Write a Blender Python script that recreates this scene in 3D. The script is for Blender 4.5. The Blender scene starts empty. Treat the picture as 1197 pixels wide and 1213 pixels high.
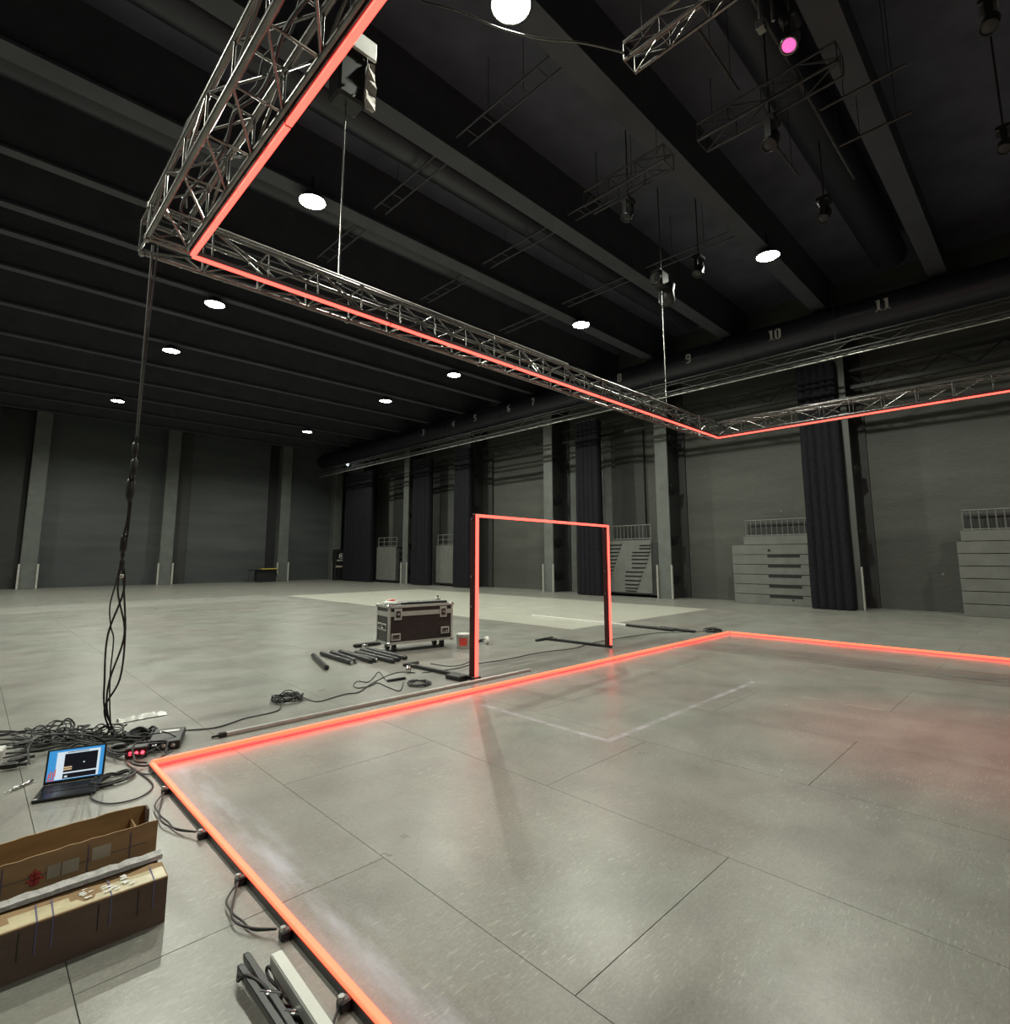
import bpy, math, random
from mathutils import Vector, Matrix
random.seed(7)
SC = bpy.context.scene
COL = SC.collection
PI = math.pi

# ------------------------------------------------------------------ camera
CF, CPX, CPY = 641.38, 598.5, 575.06            # focal length and principal point (1197 x 1213 frame)
YAW, PITCH, ROLL, EYE = 0.795353, 0.13241, -0.0015543, 1.6
_fw = Vector((math.cos(YAW)*math.cos(PITCH), math.sin(YAW)*math.cos(PITCH), math.sin(PITCH)))
_r0 = Vector((math.sin(YAW), -math.cos(YAW), 0.0)); _u0 = _r0.cross(_fw)
_r = _r0*math.cos(ROLL)+_u0*math.sin(ROLL); _u = _r.cross(_fw)
cam = bpy.data.cameras.new('camera'); camo = bpy.data.objects.new('camera', cam); COL.objects.link(camo)
M3 = Matrix((_r, _u, -_fw)).transposed()
camo.matrix_world = Matrix.Translation((0, 0, EYE)) @ M3.to_4x4()
cam.sensor_fit = 'HORIZONTAL'; cam.sensor_width = 36.0; cam.lens = CF/1197*36
cam.shift_y = (CPY-606.5)/1197; cam.clip_start = 0.05; cam.clip_end = 200
SC.camera = camo

# ------------------------------------------------------------------ world, exposure
w = bpy.data.worlds.new('world'); SC.world = w; w.use_nodes = True
w.node_tree.nodes['Background'].inputs[0].default_value = (0.5, 0.6, 0.8, 1)
w.node_tree.nodes['Background'].inputs[1].default_value = 0.004
SC.view_settings.view_transform = 'Standard'; SC.view_settings.look = 'None'
SC.view_settings.exposure = 0.0; SC.view_settings.gamma = 1.0; SC.view_settings.use_curve_mapping = False

BAY_POWER = 345.0          # every high-bay lamp (its light sits in its builder)
LAMP_COLOR = (0.98, 1.0, 0.87)
LAMP_Z = 9.3
# ten lamps the photograph shows, then a row outside the frame and two added fill lamps
LAMPS = [(4.68, 4.64), (4.58, 10.6), (4.6, 17.25), (4.63, 22.4), (4.47, 31.6),
         (13.86, 4.53), (13.73, 10.4), (13.86, 17.2), (13.86, 22.5), (13.99, 31.5)]
LAMPS_OFF = [(4.6, -7.5), (-4.7, 4.5), (-4.7, 10.5), (-4.7, 17.2), (-4.7, 22.4), (-4.7, 31.5), (13.9, -3.5)]  # first and last are fill lamps added for box fronts and right wall

# ------------------------------------------------------------------ helpers
def at(px, py, z=0.0):                       # where a line of sight meets a horizontal plane
    d = M3 @ Vector(((px-CPX)/CF, -(py-CPY)/CF, -1.0))
    t = (z-EYE)/d.z
    return Vector((d.x*t, d.y*t, z))
def at_x(px, py, X):                         # ... meets a plane parallel to the right wall
    d = M3 @ Vector(((px-CPX)/CF, -(py-CPY)/CF, -1.0)); t = X/d.x
    return Vector((X, d.y*t, EYE+d.z*t))
def at_y(px, py, Y):
    d = M3 @ Vector(((px-CPX)/CF, -(py-CPY)/CF, -1.0)); t = Y/d.y
    return Vector((d.x*t, Y, EYE+d.z*t))

class MB:
    def __init__(s): s.v = []; s.f = []; s.m = []; s.sm = []
    def add(s, vs, fs, mi=0, sm=False):
        o = len(s.v); s.v += [tuple(v) for v in vs]
        s.f += [tuple(i+o for i in f) for f in fs]; s.m += [mi]*len(fs); s.sm += [sm]*len(fs)
        return s
    def box(s, x0, x1, y0, y1, z0, z1, mi=0, M=None):
        vs = [Vector((x, y, z)) for z in (z0, z1) for y in (y0, y1) for x in (x0, x1)]
        if M is not None: vs = [M @ v for v in vs]
        return s.add(vs, [(0, 2, 3, 1), (4, 5, 7, 6), (0, 1, 5, 4), (2, 6, 7, 3), (0, 4, 6, 2), (1, 3, 7, 5)], mi)
    def bbox(s, x0, x1, y0, y1, z0, z1, b=0.01, mi=0, M=None):      # box with bevelled vertical and top edges
        def ring(z, i):
            xa, xb, ya, yb = x0+i, x1-i, y0+i, y1-i
            return [(xa+b, ya, z), (xb-b, ya, z), (xb, ya+b, z), (xb, yb-b, z), (xb-b, yb, z), (xa+b, yb, z), (xa, yb-b, z), (xa, ya+b, z)]
        rs = [ring(z0, b), ring(z0+b, 0), ring(z1-b, 0), ring(z1, b)]
        vs = [Vector(p) for r in rs for p in r]
        if M is not None: vs = [M @ v for v in vs]
        fs = [tuple(reversed(range(8))), tuple(range(24, 32))]
        for k in range(3):
            for i in range(8):
                j = (i+1) % 8; fs.append((k*8+i, k*8+j, k*8+8+j, k*8+8+i))
        return s.add(vs, fs, mi)
    def tube(s, pts, r, n=6, mi=0, closed=False, cap=True):
        pts = [Vector(p) for p in pts]; L = len(pts); rr = r if isinstance(r, (list, tuple)) else [r]*L
        vs = []; fs = []; prev = None
        for i, p in enumerate(pts):
            if closed: t = pts[(i+1) % L]-pts[i-1]
            else: t = pts[min(i+1, L-1)]-pts[max(i-1, 0)]
            if t.length < 1e-9: t = Vector((0, 0, 1))
            t.normalize()
            if prev is None:
                a = Vector((0, 0, 1)) if abs(t.z) < .9 else Vector((1, 0, 0)); u = t.cross(a).normalized()
            else:
                u = prev-t*prev.dot(t)
                u = u.normalized() if u.length > 1e-6 else t.orthogonal().normalized()
            prev = u; v = t.cross(u)
            for k in range(n):
                a = 2*PI*k/n; vs.append(p+(u*math.cos(a)+v*math.sin(a))*rr[i])
        m = L if closed else L-1
        for i in range(m):
            j = (i+1) % L
            for k in range(n):
                l = (k+1) % n; fs.append((i*n+k, i*n+l, j*n+l, j*n+k))
        s.add(vs, fs, mi, True)
        if cap and not closed:
            s.add(vs[:n], [tuple(reversed(range(n)))], mi); s.add(vs[-n:], [tuple(range(n))], mi)
        return s
    def lathe(s, prof, n=20, mi=0, M=None, sm=True):               # profile (r, z)
        vs = []; fs = []
        for r, z in prof:
            for k in range(n):
                a = 2*PI*k/n; v = Vector((r*math.cos(a), r*math.sin(a), z)); vs.append(M @ v if M is not None else v)
        for i in range(len(prof)-1):
            for k in range(n):
                l = (k+1) % n; fs.append((i*n+k, i*n+l, (i+1)*n+l, (i+1)*n+k))
        return s.add(vs, fs, mi, sm)
    def quad(s, a, b, c, d, mi=0): return s.add([a, b, c, d], [(0, 1, 2, 3)], mi)
    def mesh(s, name, mats):
        me = bpy.data.meshes.new(name); me.from_pydata(s.v, [], s.f)
        for m in (mats if isinstance(mats, (list, tuple)) else [mats]): me.materials.append(m)
        me.polygons.foreach_set('material_index', s.m); me.polygons.foreach_set('use_smooth', s.sm); me.update()
        return me
    def build(s, name, mats, parent=None):
        o = bpy.data.objects.new(name, s.mesh(name, mats)); COL.objects.link(o)
        if parent is not None: o.parent = parent
        return o
def inst(name, me, parent, loc=(0, 0, 0), rz=0):
    o = bpy.data.objects.new(name, me); COL.objects.link(o); o.parent = parent; o.location = loc; o.rotation_euler = (0, 0, rz); return o
def tag(o, label=None, cat=None, group=None, kind=None):
    if label: o['label'] = label
    if cat: o['category'] = cat
    if group: o['group'] = group
    if kind: o['kind'] = kind
    return o
def thing(name, label, cat, loc=(0, 0, 0), rz=0, group=None):
    o = bpy.data.objects.new(name, None); COL.objects.link(o); o.empty_display_size = .1
    o.location = loc; o.rotation_euler = (0, 0, rz); return tag(o, label, cat, group)
def copy_tree(o, parent=None):
    c = o.copy(); COL.objects.link(c); c.parent = parent
    for ch in o.children: copy_tree(ch, c)
    return c
def smooth(pts, k=6, closed=False):
    pts = [Vector(p) for p in pts]; n = len(pts); out = []
    for i in range(n if closed else n-1):
        g = (lambda j: pts[j % n]) if closed else (lambda j: pts[max(0, min(n-1, j))])
        a, b, c, d = g(i-1), g(i), g(i+1), g(i+2)
        for q in range(k):
            t = q/k
            out.append(.5*((2*b)+(c-a)*t+(2*a-5*b+4*c-d)*t*t+(3*b-a-3*c+d)*t**3))
    if not closed: out.append(pts[-1])
    return out

# ------------------------------------------------------------------ materials
def mat(name, col, rough=.6, metal=0.0, spec=.5, noise=None, bump=None, emit=None, estr=0.0):
    m = bpy.data.materials.new(name); m.use_nodes = True; nt = m.node_tree; b = nt.nodes['Principled BSDF']
    b.inputs['Base Color'].default_value = (*col, 1); b.inputs['Roughness'].default_value = rough
    b.inputs['Metallic'].default_value = metal; b.inputs['Specular IOR Level'].default_value = spec
    if emit: b.inputs['Emission Color'].default_value = (*emit, 1); b.inputs['Emission Strength'].default_value = estr
    if noise or bump:
        tc = nt.nodes.new('ShaderNodeNewGeometry')
        n = nt.nodes.new('ShaderNodeTexNoise'); n.inputs['Scale'].default_value = (noise or bump)[0]; n.inputs['Detail'].default_value = 5
        nt.links.new(tc.outputs['Position'], n.inputs['Vector'])
        if noise:
            mr = nt.nodes.new('ShaderNodeMapRange'); mr.inputs[1].default_value = .3; mr.inputs[2].default_value = .7
            mr.inputs[3].default_value = 1-noise[1]; mr.inputs[4].default_value = 1+noise[1]
            mx = nt.nodes.new('ShaderNodeVectorMath'); mx.operation = 'SCALE'; mx.inputs[0].default_value = col
            nt.links.new(n.outputs['Fac'], mr.inputs[0]); nt.links.new(mr.outputs[0], mx.inputs['Scale']); nt.links.new(mx.outputs[0], b.inputs['Base Color'])
        if bump:
            bp = nt.nodes.new('ShaderNodeBump'); bp.inputs['Strength'].default_value = bump[1]; bp.inputs['Distance'].default_value = .01
            nt.links.new(n.outputs['Fac'], bp.inputs['Height']); nt.links.new(bp.outputs[0], b.inputs['Normal'])
    return m

class NT:                                   # tiny node-graph helper
    def __init__(s, m): s.t = m.node_tree; s.b = s.t.nodes['Principled BSDF']; s.pos = s.n('ShaderNodeNewGeometry').outputs['Position']
    def n(s, k, **kw):
        x = s.t.nodes.new(k)
        for a, b in kw.items(): setattr(x, a, b)
        return x
    def l(s, a, b): s.t.links.new(a, b)
    def val(s, sock, v):
        if hasattr(v, 'is_linked') or hasattr(v, 'links'): s.l(v, sock)
        else: sock.default_value = v
    def math(s, op, a, b=0.0, c=None, clamp=False):
        x = s.n('ShaderNodeMath', operation=op); x.use_clamp = clamp; s.val(x.inputs[0], a); s.val(x.inputs[1], b)
        if c is not None: s.val(x.inputs[2], c)
        return x.outputs[0]
    def noise(s, scale, vec=None, detail=4, rough=.55, stretch=None, rot=0):
        v = vec or s.pos
        if stretch:
            mp = s.n('ShaderNodeMapping'); mp.inputs['Scale'].default_value = stretch; mp.inputs['Rotation'].default_value = (0, 0, rot)
            s.l(v, mp.inputs[0]); v = mp.outputs[0]
        x = s.n('ShaderNodeTexNoise'); x.inputs['Scale'].default_value = scale; x.inputs['Detail'].default_value = detail; x.inputs['Roughness'].default_value = rough
        s.l(v, x.inputs['Vector']); return x.outputs['Fac']
    def ramp(s, v, a, b, lo=0.0, hi=1.0):
        x = s.n('ShaderNodeMapRange'); s.l(v, x.inputs[0]); x.inputs[1].default_value = a; x.inputs[2].default_value = b
        x.inputs[3].default_value = lo; x.inputs[4].default_value = hi; return x.outputs[0]
    def mix(s, f, a, b):
        x = s.n('ShaderNodeMix', data_type='RGBA'); s.val(x.inputs[0], f); s.val(x.inputs[6], a); s.val(x.inputs[7], b); return x.outputs[2]

def floor_material():
    m = bpy.data.materials.new('worn_floor_sheet'); m.use_nodes = True; g = NT(m)
    sep = g.n('ShaderNodeSeparateXYZ'); g.l(g.pos, sep.inputs[0]); X, Y = sep.outputs[0], sep.outputs[1]
    big = g.noise(.45, detail=3); big2 = g.noise(.7, vec=None, detail=3, stretch=(1, 1.4, 1), rot=.8)
    mid = g.noise(2.2, detail=5, rough=.6); fine = g.noise(26, detail=5, rough=.72); grain = g.noise(70, detail=3, rough=.7)
    c = g.mix(g.ramp(big, .35, .65), (.222, .200, .178, 1), (.200, .220, .188, 1))
    c = g.mix(g.ramp(big2, .48, .70, 0, .6), c, (.145, .138, .125, 1))
    c = g.mix(g.ramp(mid, .35, .75, 0, .45), c, (.30, .30, .265, 1))
    c = g.mix(g.ramp(mid, .52, .25, 0, .55), c, (.15, .145, .135, 1))
    c = g.mix(g.ramp(fine, .35, .65, 0, .45), c, (.165, .165, .15, 1))
    c = g.mix(g.ramp(grain, .50, .75, 0, .45), c, (.36, .36, .32, 1))
    for rot, st, sc_ in ((.5, (2.2, 16, 1), 5), (-.9, (2.6, 18, 1), 6), (1.25, (2.0, 13, 1), 7), (-.2, (3, 14, 1), 4)):   # short scuff strokes
        k = g.noise(sc_, stretch=st, rot=rot, detail=2); msk = g.noise(1.1, detail=3, stretch=(1, 1, 1), rot=rot)
        f = g.math('MULTIPLY', g.ramp(k, .60, .72), g.ramp(msk, .48, .66, 0, .8))
        c = g.mix(f, c, (.40, .40, .35, 1))
        k2 = g.noise(sc_*1.3, stretch=st, rot=rot+.35, detail=2)
        c = g.mix(g.math('MULTIPLY', g.ramp(k2, .63, .74), g.ramp(msk, .55, .40, 0, .6)), c, (.09, .09, .08, 1))
    # paint and plaster flecks
    vo = g.n('ShaderNodeTexVoronoi'); vo.inputs['Scale'].default_value = 3.2; g.l(g.pos, vo.inputs['Vector'])
    wob = g.noise(60, detail=2)
    d = g.math('ADD', vo.outputs['Distance'], g.math('MULTIPLY', g.math('SUBTRACT', wob, .5), .05))
    sepc = g.n('ShaderNodeSeparateColor'); g.l(vo.outputs['Color'], sepc.inputs[0])
    c = g.mix(g.math('MULTIPLY', g.math('LESS_THAN', d, .032), g.math('GREATER_THAN', sepc.outputs[0], .5)), c, (.62, .61, .54, 1))
    c = g.mix(g.math('MULTIPLY', g.math('LESS_THAN', d, .022), g.math('LESS_THAN', sepc.outputs[1], .2)), c, (.05, .04, .035, 1))
    # paler replaced field of sheets and patchy lavender lines and a bluish streak
    def band(v, lo, hi, s=.01):
        return g.math('MULTIPLY', g.ramp(v, lo-s, lo+s), g.ramp(v, hi+s, hi-s))
    def rect(x0, x1, y0, y1, s=.01): return g.math('MULTIPLY', band(X, x0, x1, s), band(Y, y0, y1, s))
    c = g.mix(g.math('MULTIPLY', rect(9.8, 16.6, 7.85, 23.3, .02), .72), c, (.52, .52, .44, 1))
    c = g.mix(g.math('MULTIPLY', rect(-6, 9.2, 21.5, 24.4, .3), .22), c, (.5, .5, .44, 1))
    patchy = g.ramp(g.noise(7, detail=4), .35, .62, .05, .42)
    tape = g.math('MAXIMUM', rect(4.13, 7.4, 2.92, 2.98, .012), rect(4.13, 4.19, 2.92, 4.6, .012))  # mask of the patchy lavender lines
    c = g.mix(g.math('MULTIPLY', tape, patchy), c, (.62, .57, .68, 1))
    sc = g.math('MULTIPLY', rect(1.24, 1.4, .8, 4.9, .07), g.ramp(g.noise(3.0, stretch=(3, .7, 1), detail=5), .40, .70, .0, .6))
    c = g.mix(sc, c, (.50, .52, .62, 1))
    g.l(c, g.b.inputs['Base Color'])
    g.l(g.ramp(g.noise(1.3, detail=6, rough=.65), .3, .7, .27, .42), g.b.inputs['Roughness'])
    g.b.inputs['Specular IOR Level'].default_value = .5
    bp = g.n('ShaderNodeBump'); bp.inputs['Strength'].default_value = .25; bp.inputs['Distance'].default_value = .004
    g.l(fine, bp.inputs['Height']); g.l(bp.outputs[0], g.b.inputs['Normal'])
    return m

def wall_material(name, col, col2, along):
    m = bpy.data.materials.new(name); m.use_nodes = True; g = NT(m)
    st = (.25, .25, 1.6)
    a = g.noise(1.1, stretch=st, detail=6, rough=.6); b = g.noise(6, stretch=(1, 1, 3), detail=5)
    c = g.mix(g.ramp(a, .3, .7), (*col, 1), (*col2, 1))
    c = g.mix(g.ramp(b, .3, .7, 0, .35), c, (*[x*.72 for x in col], 1))
    sep = g.n('ShaderNodeSeparateXYZ'); g.l(g.pos, sep.inputs[0])
    lowp = g.ramp(g.math('ADD', sep.outputs[2], g.math('MULTIPLY', g.noise(.5), 1.2)), 2.7, 2.9, .35, 0)      # darker repaint at the foot
    c = g.mix(lowp, c, (*[x*.62 for x in col], 1))
    s = g.noise(2.0, stretch=(.5, .5, 9), detail=4); c = g.mix(g.ramp(s, .66, .74, 0, .35), c, (*[min(1, x*2.3) for x in col], 1))
    vo = g.n('ShaderNodeTexVoronoi'); vo.inputs['Scale'].default_value = .9; g.l(g.pos, vo.inputs['Vector'])
    c = g.mix(g.math('LESS_THAN', vo.outputs['Distance'], .03), c, (.18, .18, .17, 1))
    g.l(c, g.b.inputs['Base Color']); g.b.inputs['Roughness'].default_value = .62
    bp = g.n('ShaderNodeBump'); bp.inputs['Strength'].default_value = .35; bp.inputs['Distance'].default_value = .02
    g.l(b, bp.inputs['Height']); g.l(bp.outputs[0], g.b.inputs['Normal'])
    return m

def card_material(name, col):
    m = bpy.data.materials.new(name); m.use_nodes = True; g = NT(m)
    f = g.noise(5, stretch=(1, 1, 4), detail=5); h = g.noise(90, stretch=(3, .2, .2), detail=2)
    c = g.mix(g.ramp(f, .3, .7), (*col, 1), (*[x*.72 for x in col], 1)); c = g.mix(g.ramp(h, .4, .6, 0, .12), c, (*[x*.6 for x in col], 1))
    g.l(c, g.b.inputs['Base Color']); g.b.inputs['Roughness'].default_value = .85; return m

MAT = dict(
    floor=floor_material(), under=mat('floor_joint', (.10, .10, .085), .8),
    wall_b=wall_material('painted_blockwork_back', (.052, .060, .062), (.085, .094, .092), 0),
    wall_r=wall_material('painted_blockwork_right', (.066, .070, .062), (.098, .102, .088), 1),
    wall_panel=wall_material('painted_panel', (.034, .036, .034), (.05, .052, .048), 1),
    pil=mat('painted_pilaster', (.115, .125, .115), .55, noise=(2, .15), bump=(12, .2)),
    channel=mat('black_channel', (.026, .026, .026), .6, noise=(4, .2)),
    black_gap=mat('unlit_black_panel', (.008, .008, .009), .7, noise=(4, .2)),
    ceil=mat('black_ceiling', (.088, .088, .118), .8, noise=(1.5, .2)),
    beam=mat('dark_painted_beam', (.058, .059, .072), .6, noise=(2, .15)),
    duct=mat('dark_duct', (.024, .024, .034), .36, metal=.2, noise=(2, .12)),
    number=mat('pale_stencil_paint', (.5, .5, .48), .7, noise=(9, .2)),
    curtain=mat('black_velour', (.0125, .0125, .016), .9, spec=.15, noise=(10, .25)),
    guard=mat('pale_edge_guard', (.42, .42, .38), .5, noise=(8, .1)),
    tribune=mat('grey_coated_board', (.135, .14, .128), .5, noise=(3, .12), bump=(20, .15)),
    tribune_l=mat('grey_rail', (.16, .165, .15), .45, noise=(5, .1)),
    black=mat('black_plastic', (.012, .012, .013), .42, noise=(12, .2)),
    rubber=mat('black_cable_jacket', (.014, .014, .015), .48, noise=(20, .2)),
    cable_g=mat('grey_cable_jacket', (.05, .052, .048), .5, noise=(20, .2)),
    truss=mat('black_coated_truss', (.20, .195, .185), .26, metal=.9, noise=(9, .25)),
    truss_d=mat('dull_black_truss', (.055, .055, .055), .45, metal=.5, noise=(9, .25)),
    chrome=mat('bright_steel', (.62, .62, .6), .22, metal=1.0, noise=(14, .1)),
    alu=mat('aluminium_profile', (.52, .53, .5), .38, metal=.6, noise=(9, .08)),
    alu_w=mat('frosted_diffuser', (.62, .63, .58), .4, noise=(9, .05)),
    steel_d=mat('dark_steel_tube', (.035, .036, .036), .35, metal=.5, noise=(12, .15)),
    led=mat('lit_red_diffuser', (.5, .1, .06), .5, emit=(1, .058, .042), estr=4.6),
    led_f=mat('lit_orange_red_diffuser', (.5, .15, .06), .5, emit=(1, .074, .036), estr=3.6),
    led_side=mat('lit_red_side_strip', (.5, .05, .04), .5, emit=(1, .012, .012), estr=11),
    redprof=mat('red_glow_profile', (.05, .006, .008), .4, noise=(9, .15)),
    lens=mat('lit_lamp_lens', (.9, .9, .8), .4, emit=(1, .96, .8), estr=60),
    pinklens=mat('lit_pink_lens', (.8, .3, .6), .2, emit=(1, .10, .42), estr=1.3),
    spotlens=mat('lit_white_spot', (.9, .9, .9), .3, emit=(.8, .9, 1), estr=2.0),
    case=mat('dark_laminated_ply', (.022, .017, .016), .32, noise=(6, .2)),
    white=mat('white_plastic', (.7, .7, .66), .45, noise=(8, .06)),
    wrap=mat('crumpled_clear_film', (.62, .64, .6), .25, noise=(25, .2), bump=(40, .8)),
    redp=mat('red_print', (.6, .06, .04), .5, noise=(12, .15)),
    redmark=mat('red_marker', (.42, .05, .045), .7, noise=(30, .3)),
    orange=mat('yellow_top', (.55, .42, .06), .5, noise=(8, .1)),
    card=card_material('brown_cardboard', (.34, .22, .11)), card_shade=card_material('shaded_cardboard_side', (.125, .088, .066)),  # second cardboard holds the shade of the unlit box sides in its colour
    card_in=card_material('cardboard_inside', (.36, .225, .095)),
    tape=mat('clear_packing_tape', (.56, .50, .33), .22, noise=(14, .16)), strip=mat('purple_strap', (.10, .09, .16), .5, noise=(9, .1)),
    foam=mat('white_foam_strip', (.62, .62, .6), .55, noise=(40, .2), bump=(50, .8)), paper_l=mat('pale_woven_flap', (.55, .52, .47), .8, noise=(20, .3), bump=(30, .6)), paper=mat('paper_label', (.36, .33, .26), .7, noise=(9, .12)),
    scr_b=mat('screen_blue', (.02, .05, .1), .3, emit=(.05, .33, .72), estr=.85),
    scr_w=mat('screen_white', (.1, .1, .1), .3, emit=(.72, .85, .95), estr=.85),
    scr_k=mat('screen_black', (.004, .005, .008), .25, emit=(.01, .012, .02), estr=.5),
    scr_r=mat('screen_red', (.1, .02, .02), .3, emit=(.7, .12, .08), estr=.8),
    scr_o=mat('screen_tan', (.1, .08, .05), .3, emit=(.7, .5, .3), estr=.8),
    keys=mat('laptop_deck', (.012, .012, .013), .3, noise=(30, .3)),
    redled=mat('lit_red_indicator', (.3, .01, .01), .3, emit=(1, .05, .08), estr=5),
    whiteled=mat('lit_white_indicator', (.3, .3, .3), .3, emit=(1, .95, .9), estr=1.5),
)

# ------------------------------------------------------------------ room shell
RX0, RX1, RY0, RY1, RZ = -10.5, 20.6, -14.0, 39.0, 10.9
fl = tag(MB().box(RX0, RX1+.3, RY0, RY1+.3, -.2, -.008).build('floor', MAT['under']), kind='structure')
PW, PL, GAP = 1.32, 2.62, .0016
def panel_mesh(w, l):
    m = MB(); x, y = w-GAP, l-GAP; b = .001
    m.add([(GAP, GAP, -.008), (x, GAP, -.008), (x, y, -.008), (GAP, y, -.008), (GAP, GAP, -b), (x, GAP, -b), (x, y, -b), (GAP, y, -b),
           (GAP+b, GAP+b, 0), (x-b, GAP+b, 0), (x-b, y-b, 0), (GAP+b, y-b, 0)],
          [(0, 1, 5, 4), (1, 2, 6, 5), (2, 3, 7, 6), (3, 0, 4, 7), (4, 5, 9, 8), (5, 6, 10, 9), (6, 7, 11, 10), (7, 4, 8, 11), (8, 9, 10, 11)])
    return m
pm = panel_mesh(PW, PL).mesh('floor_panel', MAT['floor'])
far = MB(); src = panel_mesh(PW, PL)
ix0 = math.floor((RX0-.42)/PW)
for i in range(ix0, ix0+26):
    x = .42+i*PW
    y0 = 2.71 if i % 2 == 0 else 1.41
    for j in range(-8, 16):
        y = y0+j*PL
        cx0, cx1, cy0, cy1 = max(x, RX0), min(x+PW, RX1), max(y, RY0), min(y+PL, RY1)
        if cx1-cx0 < .05 or cy1-cy0 < .05: continue
        full = cx1-cx0 > PW-.01 and cy1-cy0 > PL-.01
        if full and -3.6 < x and -2.6 < y < 14: inst('floor_panel', pm, fl, (x, y, 0))
        else:
            q = panel_mesh(cx1-cx0, cy1-cy0); far.add([(a+cx0, b+cy0, c) for a, b, c in q.v], q.f)
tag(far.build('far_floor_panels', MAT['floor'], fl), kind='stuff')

wb = tag(MB().box(RX0, RX1+.3, RY1, RY1+.3, -.2, RZ).build('wall_back', MAT['wall_b']), kind='structure')
for i, xc in enumerate((-4.1, 2.25, 8.55, 15.7, 19.75)):
    wdt = .7 if i < 4 else .6
    p = MB().bbox(xc-wdt/2, xc+wdt/2, RY1-.7, RY1, 0, RZ, .015).build('pilaster', MAT['pil'], wb)
    for s in (-1, 1):
        MB().bbox(xc+s*(wdt/2+.03)-.045, xc+s*(wdt/2+.03)+.045, RY1-.80, RY1-.70, 0, 1.3, .01).build('edge_guard', MAT['guard'], p)
for x0, x1, mt, z1 in ((.5, 1.87, 'channel', 9.6), (-5.9, -4.5, 'channel', 9.6), (8.95, 9.75, 'wall_panel', 9.6), (14.72, 15.3, 'black_gap', 9.6)):  # shadow beside the middle pilaster and a dark recess, built as dark strips
    MB().bbox(x0, x1, RY1-.1, RY1, 0, z1, .01).build('wall_panel', MAT[mt], wb)  # includes the shadow strip beside the middle pilaster
wr = tag(MB().box(RX1, RX1+.3, RY0, RY1, -.2, RZ).build('wall_right', MAT['wall_r']), kind='structure')
tag(MB().box(RX0-.3, RX0, RY0, RY1+.3, -.2, RZ).build('wall_left', MAT['wall_b']), kind='structure')
tag(MB().box(RX0-.3, RX1+.3, RY0-.3, RY0, -.2, RZ).build('wall_front', MAT['wall_b']), kind='structure')
CZ = 9.0
for yc in (-1.1, 4.62, 10.93, 16.95, 22.95, 28.9, 34.6):
    c = MB().box(19.5, 19.56, yc-.27, yc+.27, 0, CZ).build('column', MAT['pil'], wr)
    MB().box(19.56, 20.6, yc-.16, yc-.13, 0, CZ).box(20.52, 20.6, yc-.5, yc+.3, 0, CZ).build('web', MAT['channel'], c)
    MB().box(19.56, 20.6, yc+.14, yc+.17, 0, CZ).build('web', MAT['channel'], c)
    for z in (.55, 2.1, 4.1, 6.1):
        MB().add([(19.6, yc-.40, z+.35), (19.6, yc-.16, z+.35), (20.1, yc-.16, z+.35), (20.1, yc-.40, z+.35), (19.75, yc-.16, z), (20.0, yc-.16, z), (19.75, yc-.2, z), (20.0, yc-.2, z)],
                 [(0, 1, 2, 3), (0, 6, 4, 1), (3, 2, 5, 7), (0, 3, 7, 6), (6, 7, 5, 4), (1, 4, 5, 2)]).build('gusset', MAT['black'], c)
    for s in (-1, 1):
        MB().bbox(19.40, 19.5, yc+s*.31-.022, yc+s*.31+.022, 0, 1.3, .008).build('edge_guard', MAT['guard'], c)
# proud and recessed panels between the columns
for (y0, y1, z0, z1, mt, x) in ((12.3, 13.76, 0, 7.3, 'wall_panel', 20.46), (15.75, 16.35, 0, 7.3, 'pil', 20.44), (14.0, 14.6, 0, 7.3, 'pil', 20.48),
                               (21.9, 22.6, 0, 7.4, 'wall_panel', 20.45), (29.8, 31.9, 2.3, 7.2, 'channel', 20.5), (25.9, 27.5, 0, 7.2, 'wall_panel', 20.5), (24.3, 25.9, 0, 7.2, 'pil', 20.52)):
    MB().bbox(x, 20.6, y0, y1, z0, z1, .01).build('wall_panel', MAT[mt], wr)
# steel header girder over each bay
for k, yc in enumerate((-1.1, 4.62, 10.93, 16.95, 22.95, 28.9)):
    y0, y1 = yc+.35, yc+5.6
    g = MB().box(20.1, 20.2, y0, y1, 7.05, 7.16).box(20.1, 20.2, y0, y1, 7.62, 7.72).build('header_girder', MAT['black'], wr)
    zz = MB(); n = 8
    for i in range(n):
        a = y0+(y1-y0)*i/n; b = y0+(y1-y0)*(i+1)/n
        zz.tube([(20.15, a, 7.14 if i % 2 else 7.64), (20.15, b, 7.64 if i % 2 else 7.14)], .03, 4)
    zz.build('lacing', MAT['black'], g)

ce = tag(MB().box(RX0-.3, RX1+.3, RY0-.3, RY1+.3, RZ, RZ+.2).build('ceiling', MAT['ceil']), kind='structure')
for y in (-13.5, -10.5, -7.5, -4.5, -1.53, 1.47, 4.46, 7.45, 10.5, 13.42, 15.6, 17.0, 19.15, 22.05, 25.1, 28.2, 31.3, 34.4, 37.3):
    wd = .42 if y < 13 else .26
    MB().box(RX0, RX1, y-.0, y+wd, 9.4, 9.46).box(RX0, RX1, y+wd/2-.05, y+wd/2+.05, 9.46, RZ).build('beam', MAT['beam'], ce)
for y in (2.65, 8.75, 11.8):
    o = MB().tube([(RX0+.2+i*(28.4/8), y, 10.2) for i in range(9)], .42, 20).build('ceiling_duct', MAT['duct'])
    tag(o, {2.65: 'dark round ventilation duct above the hanging spotlights at top right', 8.75: 'dark round ventilation duct running above the chain of the near hoist',
            11.8: 'dark round ventilation duct crossing behind the second nearest lamp'}[y], 'duct')

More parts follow.
